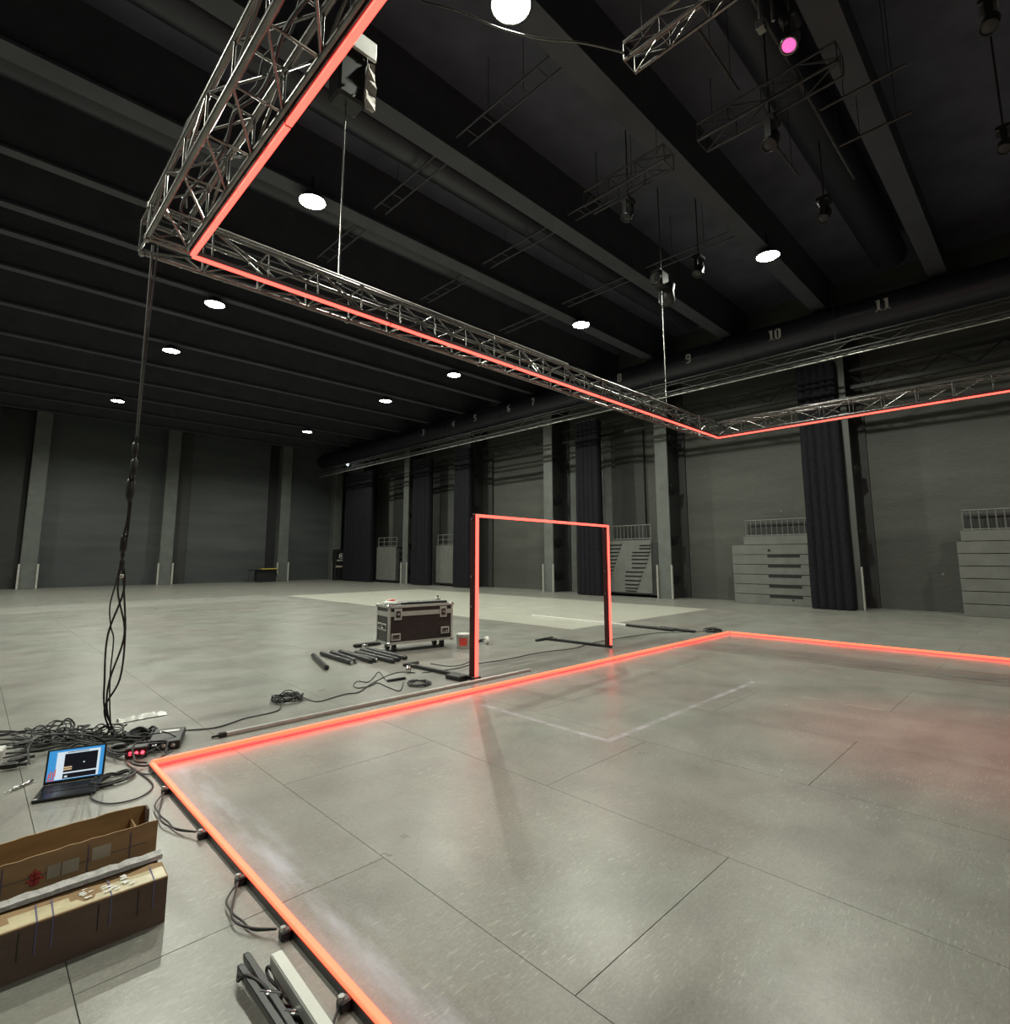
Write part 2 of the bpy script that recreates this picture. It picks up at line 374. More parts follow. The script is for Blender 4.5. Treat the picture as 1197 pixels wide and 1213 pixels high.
# numbered duct along the right wall
dt = thing('wall_duct', 'long black round duct with stencilled bay numbers high along the right wall', 'duct', (0, 0, 0))
MB().tube([(18.75, -13.9+i*5.88, 8.85) for i in range(10)], .52, 24).build('duct_body', MAT['duct'], dt)
for k in range(10):
    MB().tube([(18.75, -11+k*6.0, 8.85), (18.75, -10.92+k*6.0, 8.85)], .535, 24).build('seam_ring', MAT['duct'], dt)
def digit(s, x, m, h=.34):                                        # stencil numerals from strokes, local x right, z up
    w = h*.56; t = h*.2
    B = lambda a, b, c, d: m.box(x+a*w, x+b*w, -.006, .006, c*h, d*h)
    if s == '1': B(.3, .7, 0, 1); B(.05, .95, 0, .09); B(.12, .45, .86, 1); return w*1.05
    if s == '0': B(0, .36, .1, .9); B(.64, 1, .1, .9); B(.2, .8, .9, 1); B(.2, .8, 0, .1)
    if s == '8': B(0, .34, .56, .9); B(.66, 1, .56, .9); B(0, .34, .1, .46); B(.66, 1, .1, .46); B(.16, .84, .88, 1); B(.16, .84, 0, .12); B(.2, .8, .46, .56)
    if s == '9': B(0, .34, .5, .9); B(.66, 1, .12, .9); B(.16, .84, .88, 1); B(.2, .64, .42, .54); B(.08, .8, 0, .12)
    if s == '7': B(0, 1, .86, 1); B(.62, .96, .5, .86); B(.4, .72, 0, .5)
    if s == '6': B(0, .34, .12, .9); B(.66, 1, .12, .5); B(.2, .9, .88, 1); B(.16, .84, 0, .12); B(.36, .8, .44, .56)
    if s == '5': B(0, .34, .5, 1); B(.34, .95, .86, 1); B(.66, 1, .1, .52); B(.34, .8, .48, .6); B(.05, .8, 0, .12)
    if s == '4': B(.56, .86, 0, 1); B(0, 1, .24, .36); B(0, .3, .36, .8)
    if s == '3': B(.05, .8, .88, 1); B(.66, 1, .56, .9); B(.66, 1, .1, .46); B(.35, .8, .45, .57); B(.05, .8, 0, .12)
    return w*1.25
for s, y in (('11', 2.94), ('10', 5.9), ('9', 8.92), ('8', 11.9), ('7', 16.7), ('6', 18.3), ('5', 20.8), ('4', 22.6), ('3', 25.4)):
    m = MB(); x = 0
    for ch in s: x += digit(ch, x, m)
    o = m.build('number', MAT['number'], dt)
    o.location = (18.225, y+x/2, 8.68); o.rotation_euler = (0, 0, -PI/2)

# ------------------------------------------------------------------ high-bay lamps
def lamp_tree():
    t = thing('high_bay_lamp', '-', 'lamp', group='high bay ceiling lamps')
    MB().lathe([(.02, .30), (.09, .29), (.1, .2), (.2, .14), (.30, .0), (.285, 0), (.18, .12), (.02, .13)], 20).build('reflector', MAT['black'], t)
    MB().lathe([(.0, .012), (.2, .012), (.27, .02)], 24).lathe([(.27, .02), (.2, .005), (0, .003)], 24).build('lens', MAT['lens'], t)
    MB().tube([(0, 0, .28), (0, 0, .6)], .02, 6).box(-.12, .12, -.03, .03, .26, .30).build('hanger', MAT['black'], t)
    L = bpy.data.lights.new('lamp_light', 'SPOT'); L.energy = BAY_POWER*PI; L.color = LAMP_COLOR; L.shadow_soft_size = .05
    L.spot_size = math.radians(158); L.spot_blend = .55
    lo = bpy.data.objects.new('lamp_light', L); COL.objects.link(lo); lo.parent = t; lo.location = (0, 0, -.03)
    return t
LP = ['nearest lit ceiling lamp, cut off by the top edge of the photo',
      'lit ceiling lamp between the near hoist chain and the corner truss', 'lit ceiling lamp just below the corner of the hanging truss',
      'lit ceiling lamp right of the vertical cable, below the corner truss', 'small lit ceiling lamp left of the vertical cable, near the back wall',
      'large lit ceiling lamp at right, above the stencilled numbers 9 and 10', 'lit ceiling lamp just left of the distant chain hoist',
      'lit ceiling lamp just under the middle of the long red truss', 'lit ceiling lamp third from the back in the right hand row',
      'smallest and farthest lit ceiling lamp, above the last back wall pilaster']
OFFP = ['added fill light behind the viewer', 'left of the nearest lamp', 'left of the lamp by the near hoist', 'third along the left side', 'fourth along the left side', 'last along the left side', 'added fill light at the rear right']
proto = lamp_tree()
for i, (x, y) in enumerate(LAMPS+LAMPS_OFF):
    o = proto if i == 0 else copy_tree(proto)
    o.location = (x, y, LAMP_Z-.1); o['label'] = LP[i] if i < 10 else 'lamp out of frame, '+OFFP[i-10]

# ------------------------------------------------------------------ trusses
def truss(name, label, group, p0, ang, length, w, h, bays, rc, rb, material, faces='tbfk', cat='truss', stuff=False):
    t = thing(name, label, cat, p0, ang, group); mt = MAT[material]
    cm = MB().tube([(0, 0, 0), (length, 0, 0)], rc, 8).mesh('chord', mt)
    for y in (0, w):
        for z in (0, h): inst('chord', cm, t, (0, y, z))
    L = length/bays; rbw = rb
    dg = {}
    for nm, a, b in (('fu', (0, 0, 0), (L, 0, h)), ('fd', (0, 0, h), (L, 0, 0)), ('bu', (0, 0, 0), (L, w, 0)), ('bd', (0, w, 0), (L, 0, 0))):
        dg[nm] = MB().tube([a, b], rbw, 5, cap=False).mesh('diagonal', mt)
    sv = MB().tube([(0, 0, 0), (0, 0, h)], rbw, 5, cap=False).mesh('strut', mt); sh = MB().tube([(0, 0, 0), (0, w, 0)], rbw, 5, cap=False).mesh('strut', mt)
    for i in range(bays):
        x = i*L
        if 'f' in faces: inst('diagonal', dg['fd' if i % 2 else 'fu'], t, (x, 0, 0))
        if 'k' in faces: inst('diagonal', dg['fu' if i % 2 else 'fd'], t, (x, w, 0))
        if 'b' in faces: inst('diagonal', dg['bd'], t, (x, 0, 0)); inst('strut', sh, t, (x, 0, 0))
        if 't' in faces: inst('diagonal', dg['bu'], t, (x, 0, h)); inst('strut', sh, t, (x, 0, h))
        if 't' in faces: inst('strut', sv, t, (x, 0, 0)); inst('strut', sv, t, (x, w, 0))
    for x in (0.0, length):
        inst('strut', sv, t, (x, 0, 0)); inst('strut', sv, t, (x, w, 0)); inst('strut', sh, t, (x, 0, h))
    inst('strut', sh, t, (length, 0, 0))
    return t
TZ = 4.275
ta = truss('lighting_truss', 'long black box truss with red light hanging across the middle of the hall', 'hanging square truss frame', (.82, 5.145, TZ), 0, 11.05, .29, .29, 22, .024, .010, 'truss')
tb = truss('lighting_truss', 'near black box truss running up from its left corner to the top edge', 'hanging square truss frame', (.82, 5.08, TZ), -PI/2, 7.6, .29, .29, 15, .024, .010, 'truss')
tc_ = truss('lighting_truss', 'far right arm of the hanging truss, lit by red light before the wall', 'hanging square truss frame', (11.62, 5.08, TZ), -PI/2, 7.6, .29, .29, 15, .024, .010, 'truss')
for t_, n_ in ((ta, 22), (tb, 15), (tc_, 15)):                     # cables laid inside and over the trusses
    for q in range(3):
        z0, y0 = ((.03, .12), (.32, .02), (.30, .2))[q]
        pts = [(.1+i*(n_*.5-.3)/30, y0+random.uniform(-.035, .035), z0+random.uniform(-.006, .012)) for i in range(31)]
        MB().tube(smooth(pts, 3), .008 if q else .011, 5).build('cable', MAT['cable_g' if q == 1 else 'rubber'], t_)
MB().tube([(.15, -.005, .325), (5.6, -.01, .33)], .011, 8).build('safety_tube', MAT['alu'], ta)
# clamps and cables riding on the trusses
def coupler_parts(t, xs, y, z):
    me = MB().bbox(-.022, .022, -.03, .03, -.03, .03, .008).mesh('clamp', MAT['truss'])
    for x in xs: inst('clamp', me, t, (x, y, z))
coupler_parts(ta, [.0, 2.0, 4.0, 6.0, 8.0, 10.0], 0, 0); coupler_parts(ta, [0.0, 2.0, 4.0, 6.0, 8.0, 10.0], 0, .29)
coupler_parts(ta, [.02, 2.0, 4.0, 6.0, 8.0], .29, 0)

def led_bar(name, label, p0, p1, side, base, group):
    """square profile with lit top (floor) or lit underside (truss); side = unit vector towards the inside of the square"""
    p0, p1, side = Vector(p0), Vector(p1), Vector(side); d = (p1-p0); L = d.length; d.normalize()
    t = thing(name, label, 'light bar', p0, 0, group)
    M = Matrix((d, side, Vector((0, 0, 1)))).transposed().to_4x4()
    if base == 'floor':
        MB().box(0, L, -.028, .001, 0, .034, M=M).build('profile', MAT['steel_d'], t)
        MB().bbox(0, L, -.024, .006, .018, .050, .003, M=M).build('diffuser', MAT['led_f'], t)
        MB().box(0, L, .001, .005, .003, .018, M=M).build('side_diffuser', MAT['led_side'], t)
    else:
        MB().box(0, L, -.03, .012, .012, .055, M=M).build('profile', MAT['redprof'], t)
        MB().box(0, L, -.022, .014, -.010, .012, M=M).build('diffuser', MAT['led'], t)
    n = int(L//2)
    for i in range(1, n+1):
        if i*2 < L-.1:
            a = MB().box(i*2-.006, i*2+.006, -.024, .0152, .003 if base == 'floor' else -.0108, .0562, M=M); a.build('joint_sleeve', MAT['redprof'], t) if base != 'floor' else MB().box(i*2-.003, i*2+.003, -.029, -.001, .002, .0345, M=M).build('joint_sleeve', MAT['black'], t)
    return t, M
X0, X1, Y1 = 1.15, 11.58, 5.07
f1, fM1 = led_bar('floor_light_bar', 'red light bar on the floor running under the goal frame', (X0, Y1, 0), (X1, Y1, 0), (0, -1, 0), 'floor', 'red floor square')
f2, fM2 = led_bar('floor_light_bar', 'near left red light bar on the floor beside the cardboard boxes', (X0, Y1-.03, 0), (X0, -2.5, 0), (1, 0, 0), 'floor', 'red floor square')
f3, fM3 = led_bar('floor_light_bar', 'far right red light bar on the floor before the stacked tribunes', (X1, Y1-.03, 0), (X1, -2.5, 0), (-1, 0, 0), 'floor', 'red floor square')
for yy in (4.45, 3.62, 3.0, 2.46, 1.95, 1.3):                      # clamps on the outer face of the near bar
    ly = yy-(Y1-.03)
    MB().bbox(-.072, -.028, ly-.02, ly+.02, .0, .04, .006).build('clamp', MAT['black'], f2)
    MB().tube([(-.06, ly, .03), (-.06, ly, .052)], .012, 8).build('clamp_screw', MAT['chrome'], f2)
HZ = 4.215
led_bar('truss_light_bar', 'red light bar under the long middle truss', (X0, Y1, HZ), (X1, Y1, HZ), (0, -1, 0), 'truss', 'red overhead square')
led_bar('truss_light_bar', 'red light bar under the near truss, reaching the top edge', (X0, Y1-.02, HZ), (X0, -2.5, HZ), (1, 0, 0), 'truss', 'red overhead square')
led_bar('truss_light_bar', 'red light bar under the far right truss arm', (X1, Y1-.02, HZ), (X1, -2.5, HZ), (-1, 0, 0), 'truss', 'red overhead square')

# ------------------------------------------------------------------ goal frame
def goal():
    a, b = Vector((4.90, 5.55, 0)), Vector((8.32, 5.80, 0)); d = (b-a); W = d.length; ang = math.atan2(d.y, d.x)
    t = thing('goal_frame', 'black goal-shaped frame with red light strips standing behind the floor bar', 'frame', a, ang)
    H = 2.15
    for x, s in ((0, 1), (W, 1)):
        p = MB().bbox(x-.03, x+.03, -.0, .10, .03, H, .004).build('post', MAT['redprof'], t)  # glow of the light strip put into the post as dark red
        MB().bbox(x-.026, x+.026, -.02, .0, .05, H, .004).build('light_strip', MAT['led'], p)
        MB().tube([(x-.03, .05, H-.03), (x-.055, .05, H-.03)], .014, 8).tube([(x-.03, .05, 1.35), (x-.055, .05, 1.35)], .014, 8).tube([(x-.03, .05, .95), (x-.05, .05, .95)], .012, 8).build('bolt', MAT['chrome'], p)
    c = MB().bbox(-.03, W+.03, .0, .06, H-.0, H+.045, .004).build('crossbar', MAT['redprof'], t)
    MB().bbox(-.028, W+.028, -.022, .0, H-.0, H+.036, .004).build('light_strip', MAT['led'], c)
    for x in (0, W):
        q = MB().bbox(x-.03, x+.03, -.02, 1.42, .0, .045, .004).build('foot_bar', MAT['steel_d'], t)
        MB().bbox(x-.30 if x > 1 else x-.05, x+.22, 1.42, 1.48, 0, .04, .004).build('cross_foot', MAT['steel_d'], q)
        MB().box(x-.04, x+.04, 1.20, 1.30, .045, .055).build('clamp_plate', MAT['chrome'], q)
    MB().bbox(-.2, -.05, .1, .38, 0, .06, .008).build('foot_plate', MAT['black'], t)
    MB().bbox(-.06, .05, -.05, .04, 0, .05, .006).build('foot_plate', MAT['black'], t)
goal()

# ------------------------------------------------------------------ cables, ropes, hoists
def cable(name, label, pts, r=.006, k=6, mt='rubber', cat='cable', group=None, n=6, closed=False):
    o = MB().tube(smooth(pts, k, closed), r, n, closed=closed).build(name, MAT[mt]); return tag(o, label, cat, group)
def fc(L, z=.008): return [tuple(at(px, py, z)) for px, py in L]

def coil(cx, cy, r, n, label, jit=.03, rt=.006, z=.01, ell=1.0, ang=0, name='cable_coil', h=.05, tail=None):
    pts = []
    for i in range(n*13):
        a = 2*PI*i/12.63; q = r*(1+random.uniform(-jit, jit)*2)*(.86+.14*math.sin(i*.37))
        x, y = q*math.cos(a), q*ell*math.sin(a)
        pts.append((cx+x*math.cos(ang)-y*math.sin(ang), cy+x*math.sin(ang)+y*math.cos(ang), z+random.random()*h*(1-i/(n*26))))
    if tail: pts += tail
    return cable(name, label, pts, rt, 3, cat='cable')
c1 = at(340, 830); coil(c1.x, c1.y, .17, 9, 'round coil of black cable lying left of the row of tubes', h=.07, ang=-.7, tail=fc([(366, 829), (376, 831), (386, 829)]))
c2 = at(497, 811); coil(c2.x, c2.y, .15, 8, 'flat black cable coil nearest the left goal post', h=.03, jit=.015)
c3 = at(845, 748); coil(c3.x, c3.y, .26, 6, 'loose black cable coil beside the far corner of the floor square', h=.05, jit=.08, ell=.6, rt=.008)
cable('floor_cable', 'thin black cable from the equipment pile to the round coil', fc([(188, 872), (210, 866), (255, 862), (290, 851), (318, 845), (330, 841), (333, 836)]))
cable('floor_cable', 'black cable wandering between the round coil and the goal foot', fc([(386, 829), (410, 822), (425, 820), (440, 810), (460, 800), (475, 796), (492, 797)]))
cable('floor_cable', 'looped black cable end in front of the flat coil', fc([(478, 808), (474, 818), (462, 815), (448, 809), (440, 812), (425, 815), (419, 812), (424, 807), (436, 808), (443, 802), (449, 796), (456, 804), (460, 808)]))
cable('floor_cable', 'long thin cable running from the goal left foot past its right foot', fc([(500, 797), (540, 792), (560, 787), (600, 781), (640, 773), (680, 768), (700, 762), (740, 755), (775, 750), (800, 749), (832, 748)]))
cable('floor_cable', 'short cable between the left foot bar and left post', fc([(510, 786), (530, 789), (545, 788), (556, 784)]))
for k, (px, py, lb) in enumerate(((484, 797, 'small chrome coupling lying behind the flat cable coil'), (577, 763, 'white roll of tape lying right of the left goal post'))):
    p = at(px, py); r = .05 if k == 0 else .07
    M = Matrix.Translation((p.x, p.y, r)) @ Matrix.Rotation(PI/2, 4, 'Y') @ Matrix.Rotation(.5, 4, 'X')
    o = MB().lathe([(r*.55, -.03), (r, -.03), (r, .03), (r*.55, .03), (r*.55, -.03)], 18, M=M).build('coupling' if k == 0 else 'tape_roll', MAT['chrome' if k == 0 else 'white'])
    tag(o, lb, 'coupling' if k == 0 else 'tape')
p = at(470, 806); tag(MB().bbox(-.13, .13, -.025, .025, 0, .03, .008, M=Matrix.Translation(p) @ Matrix.Rotation(-.1, 4, 'Z')).build('cable_plug', MAT['black']), 'black plug lying left of the flat cable coil', 'plug')

# steel hanging strap and cable drop at the left corner
cable('hanging_strap', 'thin grey cable hanging straight down from the left truss corner', [(.89, 5.29, 4.3), (.895, 5.29, 3.5), (.90, 5.29, 2.6)], .011, 2, 'cable_g', group=None)
cable('hanging_strap', 'second thin black cable hanging beside the grey one from the corner', [(.93, 5.30, 4.3), (.91, 5.29, 3.4), (.905, 5.3, 2.55), (.90, 5.32, 2.4)], .006, 3)
db = thing('cable_bundle', 'hanging bundle of black cables and connectors reaching down to the equipment pile', 'cable')
for k in range(3):
    o = [random.uniform(-.02, .02) for _ in range(20)]
    pts = [(.90, 5.3, 2.62), (.90+o[0], 5.36, 2.31), (.91+o[1], 5.46, 1.95), (.915+o[2], 5.5, 1.7), (.93+o[3]*2, 5.62, 1.35), (.955+o[4]*4, 5.75, .95), (.985+o[5]*3, 5.9, .55), (1.01+o[6]*3, 6.0, .3), (1.04+o[7], 6.1, .08), (1.1+o[8]*5, 6.0+k*.1, .01), (1.2+k*.1, 5.9+k*.12, .01)]
    MB().tube(smooth(pts, 8), .008, 6).build('cable', MAT['rubber'], db)
MB().tube(smooth([(.91, 5.5, 1.62), (.89, 5.55, 1.4), (.88, 5.66, 1.2), (.91, 5.72, 1.02), (.95, 5.8, .9), (.965, 5.9, .6), (1.0, 6.0, .3), (1.05, 6.1, .02)], 8), .006, 6).build('cable', MAT['rubber'], db)
for (x, y, z, r, h, m_) in ((.90, 5.32, 2.50, .022, .13, 'black'), (.905, 5.33, 2.35, .024, .16, 'black'), (.905, 5.4, 2.17, .03, .2, 'black'), (.91, 5.5, 1.72, .026, .16, 'black'), (.915, 5.52, 1.55, .02, .1, 'black'), (.925, 5.55, 1.45, .016, .03, 'chrome'), (.905, 5.38, 2.42, .014, .03, 'chrome')):
    MB().lathe([(.0, -h/2), (r*.6, -h/2), (r, -h*.3), (r, h*.3), (r*.5, h/2), (0, h/2)], 8, M=Matrix.Translation((x, y, z))).build('connector', MAT[m_], db)

def chain_hoist(x, y, z, ztop, label, near):
    t = thing('chain_hoist', label, 'hoist', (x, y, 0))
    if near:
        MB().bbox(-.16, .2, -.14, .14, z, z+.72, .03).build('motor_body', MAT['black'], t)
        q = MB().bbox(-.10, .28, -.18, -.14, z+.62, z+.86, .01).build('white_cover', MAT['white'], t)
        MB().tube([(-.03, -.185, z+.78), (-.03, -.175, z+.78)], .03, 12).build('cover_hole', MAT['black'], q)
        for dx, dz in ((-.1, .1), (.02, .04), (.12, .56)): MB().tube([(dx, -.14, z+dz), (dx, -.16, z+dz)], .018, 8).build('bolt', MAT['chrome'], t)
        m = MB(); o = []
        for i in range(7):
            u = i/6; w0 = .05+.07*math.sin(u*2.6)+random.uniform(-.01, .01); zz = z+.55-.58*u
            o += [(.2-w0*.4, -.17-.03*math.sin(i*1.7), zz), (.22+w0*.5, -.19-.02*math.cos(i*2.1), zz-.02), (.21+w0*.5, -.16, zz-.02), (.2-w0*.4, -.145, zz)]
        f = [(0, 1, 2, 3), (27, 26, 25, 24)]
        for i in range(6):
            for k in range(4): l = (k+1) % 4; f.append((i*4+k, i*4+4+k, i*4+4+l, i*4+l))
        m.add(o, f).build('torn_bag_flap', MAT['paper_l'], t)
    else:
        MB().bbox(-.20, .10, -.12, .12, z+.12, z+.46, .03).build('motor_body', MAT['steel_d'], t)
        MB().tube([(-.25, 0, z+.28), (-.20, 0, z+.28)], .12, 14).build('end_cap', MAT['chrome'], t)
        MB().tube([(.10, 0, z+.36), (.15, 0, z+.36)], .08, 14).build('end_cap', MAT['truss'], t)
        MB().lathe([(0, -.42), (.12, -.41), (.17, -.32), (.15, -.15), (.18, 0), (.165, .01), (.16, -.01)], 14, M=Matrix.Translation((.2, 0, z+.26))).build('chain_bag', MAT['truss_d'], t)
    MB().tube(smooth([(0, 0, z+.44), (.05, 0, z+.52), (0, 0, z+.58), (-.05, 0, z+.54)], 4), .012, 6).build('top_hook', MAT['chrome'], t)
    MB().tube([(0, 0, z+.5), (0, 0, ztop)], .012, 5).build('suspension_cable', MAT['truss_d'], t)
    MB().tube([(0, 0, 4.62), (0, 0, z+.1)], .011, 6).build('lift_chain', MAT['chrome'], t)
    MB().tube(smooth([(0, -.0, 4.66), (.04, 0, 4.62), (.03, 0, 4.585), (-.03, 0, 4.59)], 4), .012, 6).build('bottom_hook', MAT['steel_d'], t)
chain_hoist(2.62, 5.29, 6.78, 9.4, 'near chain hoist with a white cover and torn pale bag, beside the near truss', True)
chain_hoist(9.75, 5.29, 7.0, 9.4, 'distant dark chain hoist hanging above the far end of the long truss', False)

# ------------------------------------------------------------------ flown rig at top right
def hang_rods(t, pts, z0):
    for i, (x, y) in enumerate(pts): MB().tube([(x, y, z0), (x, y, 9.4)], .006, 4).build('hanging_wire', MAT['truss_d'], t)
r1 = truss('hanging_truss', 'silver truss stub entering from the top edge with tangled cables inside', None, (5.47, 3.36, 7.98), -PI/2, 3.6, .26, .26, 7, .024, .009, 'truss')
MB().tube(smooth([(.1, .1, .05), (.5, .15, .0), (.9, .05, .06), (1.4, .2, .02), (2.0, .1, .05), (2.8, .15, 0)], 5), .012, 6).build('cable', MAT['rubber'], r1)
r2 = truss('hanging_truss', 'dark truss holding the shadowed spotlight below the pink lamp', None, (7.83, 3.5, 8.3), -PI/2, 2.0, .33, .3, 4, .02, .009, 'truss_d')
r3 = truss('hanging_truss', 'dark truss in shadow above the distant chain hoist', None, (7.83, 5.8, 8.3), -PI/2, 1.7, .33, .3, 3, .02, .009, 'truss_d')
for t_ in (r1, r2, r3):
    for x in (.2, 1.5):
        MB().tube([(x, .13, .3), (x, .13, 9.4-t_.location.z)], .006, 4).build('hanging_wire', MAT['truss_d'], t_)
for i, (a, b, lb) in enumerate((((6.4, 2.08, 8.64), (11.2, 2.05, 8.64), 'long dark pipe crossing the rig below the pink spotlight'),
                                ((6.18, 2.7, 8.5), (7.55, 2.72, 8.5), 'short dark pipe hanging below the silver truss stub'),
                                ((8.84, 2.74, 8.5), (10.13, 2.71, 8.5), 'short dark pipe beside the shadowed spotlight'),
                                ((9.0, 2.02, 8.64), (9.0, .9, 8.64), 'side arm pipe branching right from the long dark pipe'),
                                ((10.09, 2.02, 8.64), (10.09, 1.0, 8.64), 'farther side arm pipe branching from the long dark pipe'))):
    a, b = Vector(a), Vector(b)
    m = MB().tube([a, b], .024, 8); mid = a+(b-a)*.3; m.tube([mid, (mid.x, mid.y, RZ)], .006, 4); mid = a+(b-a)*.8; m.tube([mid, (mid.x, mid.y, RZ)], .006, 4)
    tag(m.build('rigging_pipe', MAT['truss_d']), lb, 'pipe')
vp = thing('drop_pipe', 'short bright vertical pipe with clamps at the top edge right of the silver truss', 'pipe', (6.3, 1.95, 0))
MB().tube([(0, 0, 8.0), (0, 0, 9.4)], .03, 8).tube([(.12, -.1, 8.1), (.12, -.1, 9.4)], .02, 8).build('pipe', MAT['truss'], vp)
MB().bbox(-.06, .06, -.05, .05, 7.95, 8.08, .01).build('clamp', MAT['truss'], vp)

def moving_head(x, y, z, label, lens='steel_d', aim=(-.55, .2, -1), s=.78):
    t = thing('moving_light', label, 'stage light', (x, y, z))
    MB().bbox(-.16*s, .16*s, -.12*s, .12*s, .30*s, .42*s, .02).build('base', MAT['black'], t)
    [MB().box(a_*.155*s-.015*s, a_*.155*s+.015*s, -.05*s, .05*s, 0, .31*s).build('yoke_arm', MAT['black'], t) for a_ in (-1, 1)]
    q = Vector(aim).normalized().to_track_quat('Z', 'Y').to_matrix().to_4x4()
    M = Matrix.Translation((0, 0, .04*s)) @ q
    h = MB().lathe([(0, -.16*s), (.09*s, -.15*s), (.12*s, -.05*s), (.12*s, .08*s), (.13*s, .16*s), (.115*s, .16*s), (.1*s, .13*s)], 16, M=M).build('head', MAT['truss' if lens != 'steel_d' else 'black'], t)
    MB().lathe([(.1*s, .135*s), (.05*s, .15*s), (0, .155*s)], 16, M=M).build('lens', MAT['black' if lens == 'steel_d' else lens], h)
    MB().tube([(0, 0, .42*s), (0, 0, RZ-z)], .015, 6).build('hanger', MAT['truss_d'], t)
    return t
pk = moving_head(6.62, 1.72, 7.85, 'stage spotlight with a glowing pink lens at the top right', 'pinklens', s=.8)
PL_ = bpy.data.lights.new('red_beam', 'SPOT'); PL_.energy = 1100; PL_.color = (1, .10, .12); PL_.spot_size = math.radians(30); PL_.spot_blend = 1; PL_.shadow_soft_size = .1
po = bpy.data.objects.new('red_beam', PL_); COL.objects.link(po); po.parent = pk; po.location = (.0, 0, -.2); po.rotation_euler = (Vector((6.35, .7, 0))-Vector((6.62, 1.72, 7.65))).to_track_quat('-Z', 'Y').to_euler()
moving_head(8.0, 2.45, 7.75, 'unlit black stage light under the shadowed truss right of centre', s=.9)
moving_head(8.1, 5.0, 7.85, 'unlit black stage light under the dark truss above the distant hoist')
p = at(1172, 12, 8.2); moving_head(p.x, p.y, 8.0, 'unlit black stage light in the top right corner')
p = at(1190, 160, 8.2); moving_head(p.x, p.y, 8.0, 'unlit black stage light at the right edge below the corner one')
p = at(977, 245, 8.4); moving_head(p.x, p.y, 8.2, 'small dark stage light above and right of the large right lamp', s=.9)
p = at(828, 312, 8.4); moving_head(p.x, p.y, 8.2, 'small dark stage light between the distant hoist and the large right lamp', s=.9)
# swagged cable from truss stub past the nearest lamp
a = Vector((5.47, 3.36, 8.1)); pp = [tuple(at(px, py, z)) for px, py, z in ((500, 2, 8.9), (545, 14, 8.6), (590, 33, 8.35), (640, 46, 8.2), (690, 51, 8.1))]+[tuple(a)]
cable('swag_cable', 'thin cable swagging past the nearest lamp to the silver truss stub', pp, .014, 6, 'truss')
# ladder trusses in the roof bays
lt = None
for X in (5.95, 9.35, 12.75):
    for (ya, yb) in ((5.0, 7.4), (8.0, 10.4), (11.0, 13.3)):
        t = thing('ladder_truss', {5.95: 'nearest', 9.35: 'middle', 12.75: 'farthest'}[X]+' row of roof ladder trusses, piece in the '+{5.0: 'near', 8.0: 'middle', 11.0: 'far'}[ya]+' roof bay', 'truss', (X, ya, 9.62), 0, 'ladder trusses between roof beams')
        for dx in (0, .3): MB().tube([(dx, 0, 0), (dx, yb-ya, 0)], .022, 6).build('rail', MAT['beam'], t)
        for k in range(5): MB().tube([(0, .3+k*.45, 0), (.3, .3+k*.45, 0)], .014, 5).build('rung', MAT['beam'], t)
        for yw in (.75, 1.65): MB().tube([(.15, yw, 0), (.15, yw, RZ-9.62)], .008, 4).build('hanging_wire', MAT['truss_d'], t)

# truss along the right wall
wt = truss('wall_truss', 'long truss hanging in front of the right wall below the numbered duct', None, (17.5, -5, 7.42), PI/2, 42.0, .3, .34, 60, .028, .011, 'truss_d', faces='kb')
MB().tube([(0, -.02, -.055), (42, -.02, -.055)], .022, 8).build('curtain_rail', MAT['alu'], wt)
for x in range(3, 42, 6): MB().tube([(x, .15, .3), (x, .15, 9.4-7.42)], .008, 4).build('hanging_wire', MAT['truss_d'], wt)

# ------------------------------------------------------------------ curtains
def curtain(x, y0, y1, z1, label, folds, depth=.32, flare=.05):
    t = thing('curtain', label, 'curtain', (x, (y0+y1)/2, 0), 0, 'black drapes along the right wall'); W = y1-y0; n = folds*10; rows = 10
    vs = []; ph = [random.uniform(-.5, .5) for _ in range(folds+2)]; am = [random.uniform(.6, 1.2) for _ in range(folds+2)]
    ring = []
    for i in range(n+1):
        u = i/n; k = min(folds-1, int(u*folds)); ring.append((-W/2+W*u+.02*ph[k], -depth/2-.085*am[k]*abs(math.sin(PI*u*folds))**.7))
    for i in range(n, -1, -1):
        u = i/n; k = min(folds-1, int(u*folds)); ring.append((-W/2+W*u, depth/2+.05*am[k]*abs(math.sin(PI*u*folds+.7))))
    N = len(ring); fs = []
    for r in range(rows+1):
        z = .02+(z1-.02)*r/rows; sc = 1+flare*(1-r/rows)+.012*math.sin(r*1.3)
        for j, (a, b) in enumerate(ring): vs.append((b*(1-.1*r/rows)+.01*math.sin(r*.9+j*.3), a*sc, z))
    for r in range(rows):
        for j in range(N): l = (j+1) % N; fs.append((r*N+j, r*N+l, (r+1)*N+l, (r+1)*N+j))
    MB().add(vs, fs, 0, True).build('drape', MAT['curtain'], t)
    MB().tube([(0, -W/2, z1-.02), (0, W/2, z1-.02)], .03, 6).box(-.17, .17, -W/2, W/2, z1-.01, z1+.03).build('heading', MAT['black'], t)

for a in ((19.2, 4.52, 5.62, 7.8, 'tall black curtain beside the rightmost stacked tribune, right of the photo', 5),
          (19.2, 13.72, 14.9, 7.6, 'tall black curtain seen through the goal frame', 5),
          (19.2, 22.25, 23.5, 7.6, 'black curtain just left of the left goal post', 5),
          (19.2, 25.9, 27.5, 7.5, 'black curtain between the two plain tribune ends', 6),
          (19.2, 32.4, 35.9, 7.5, 'wide black curtain in the far corner of the hall', 9)):
    curtain(*a)

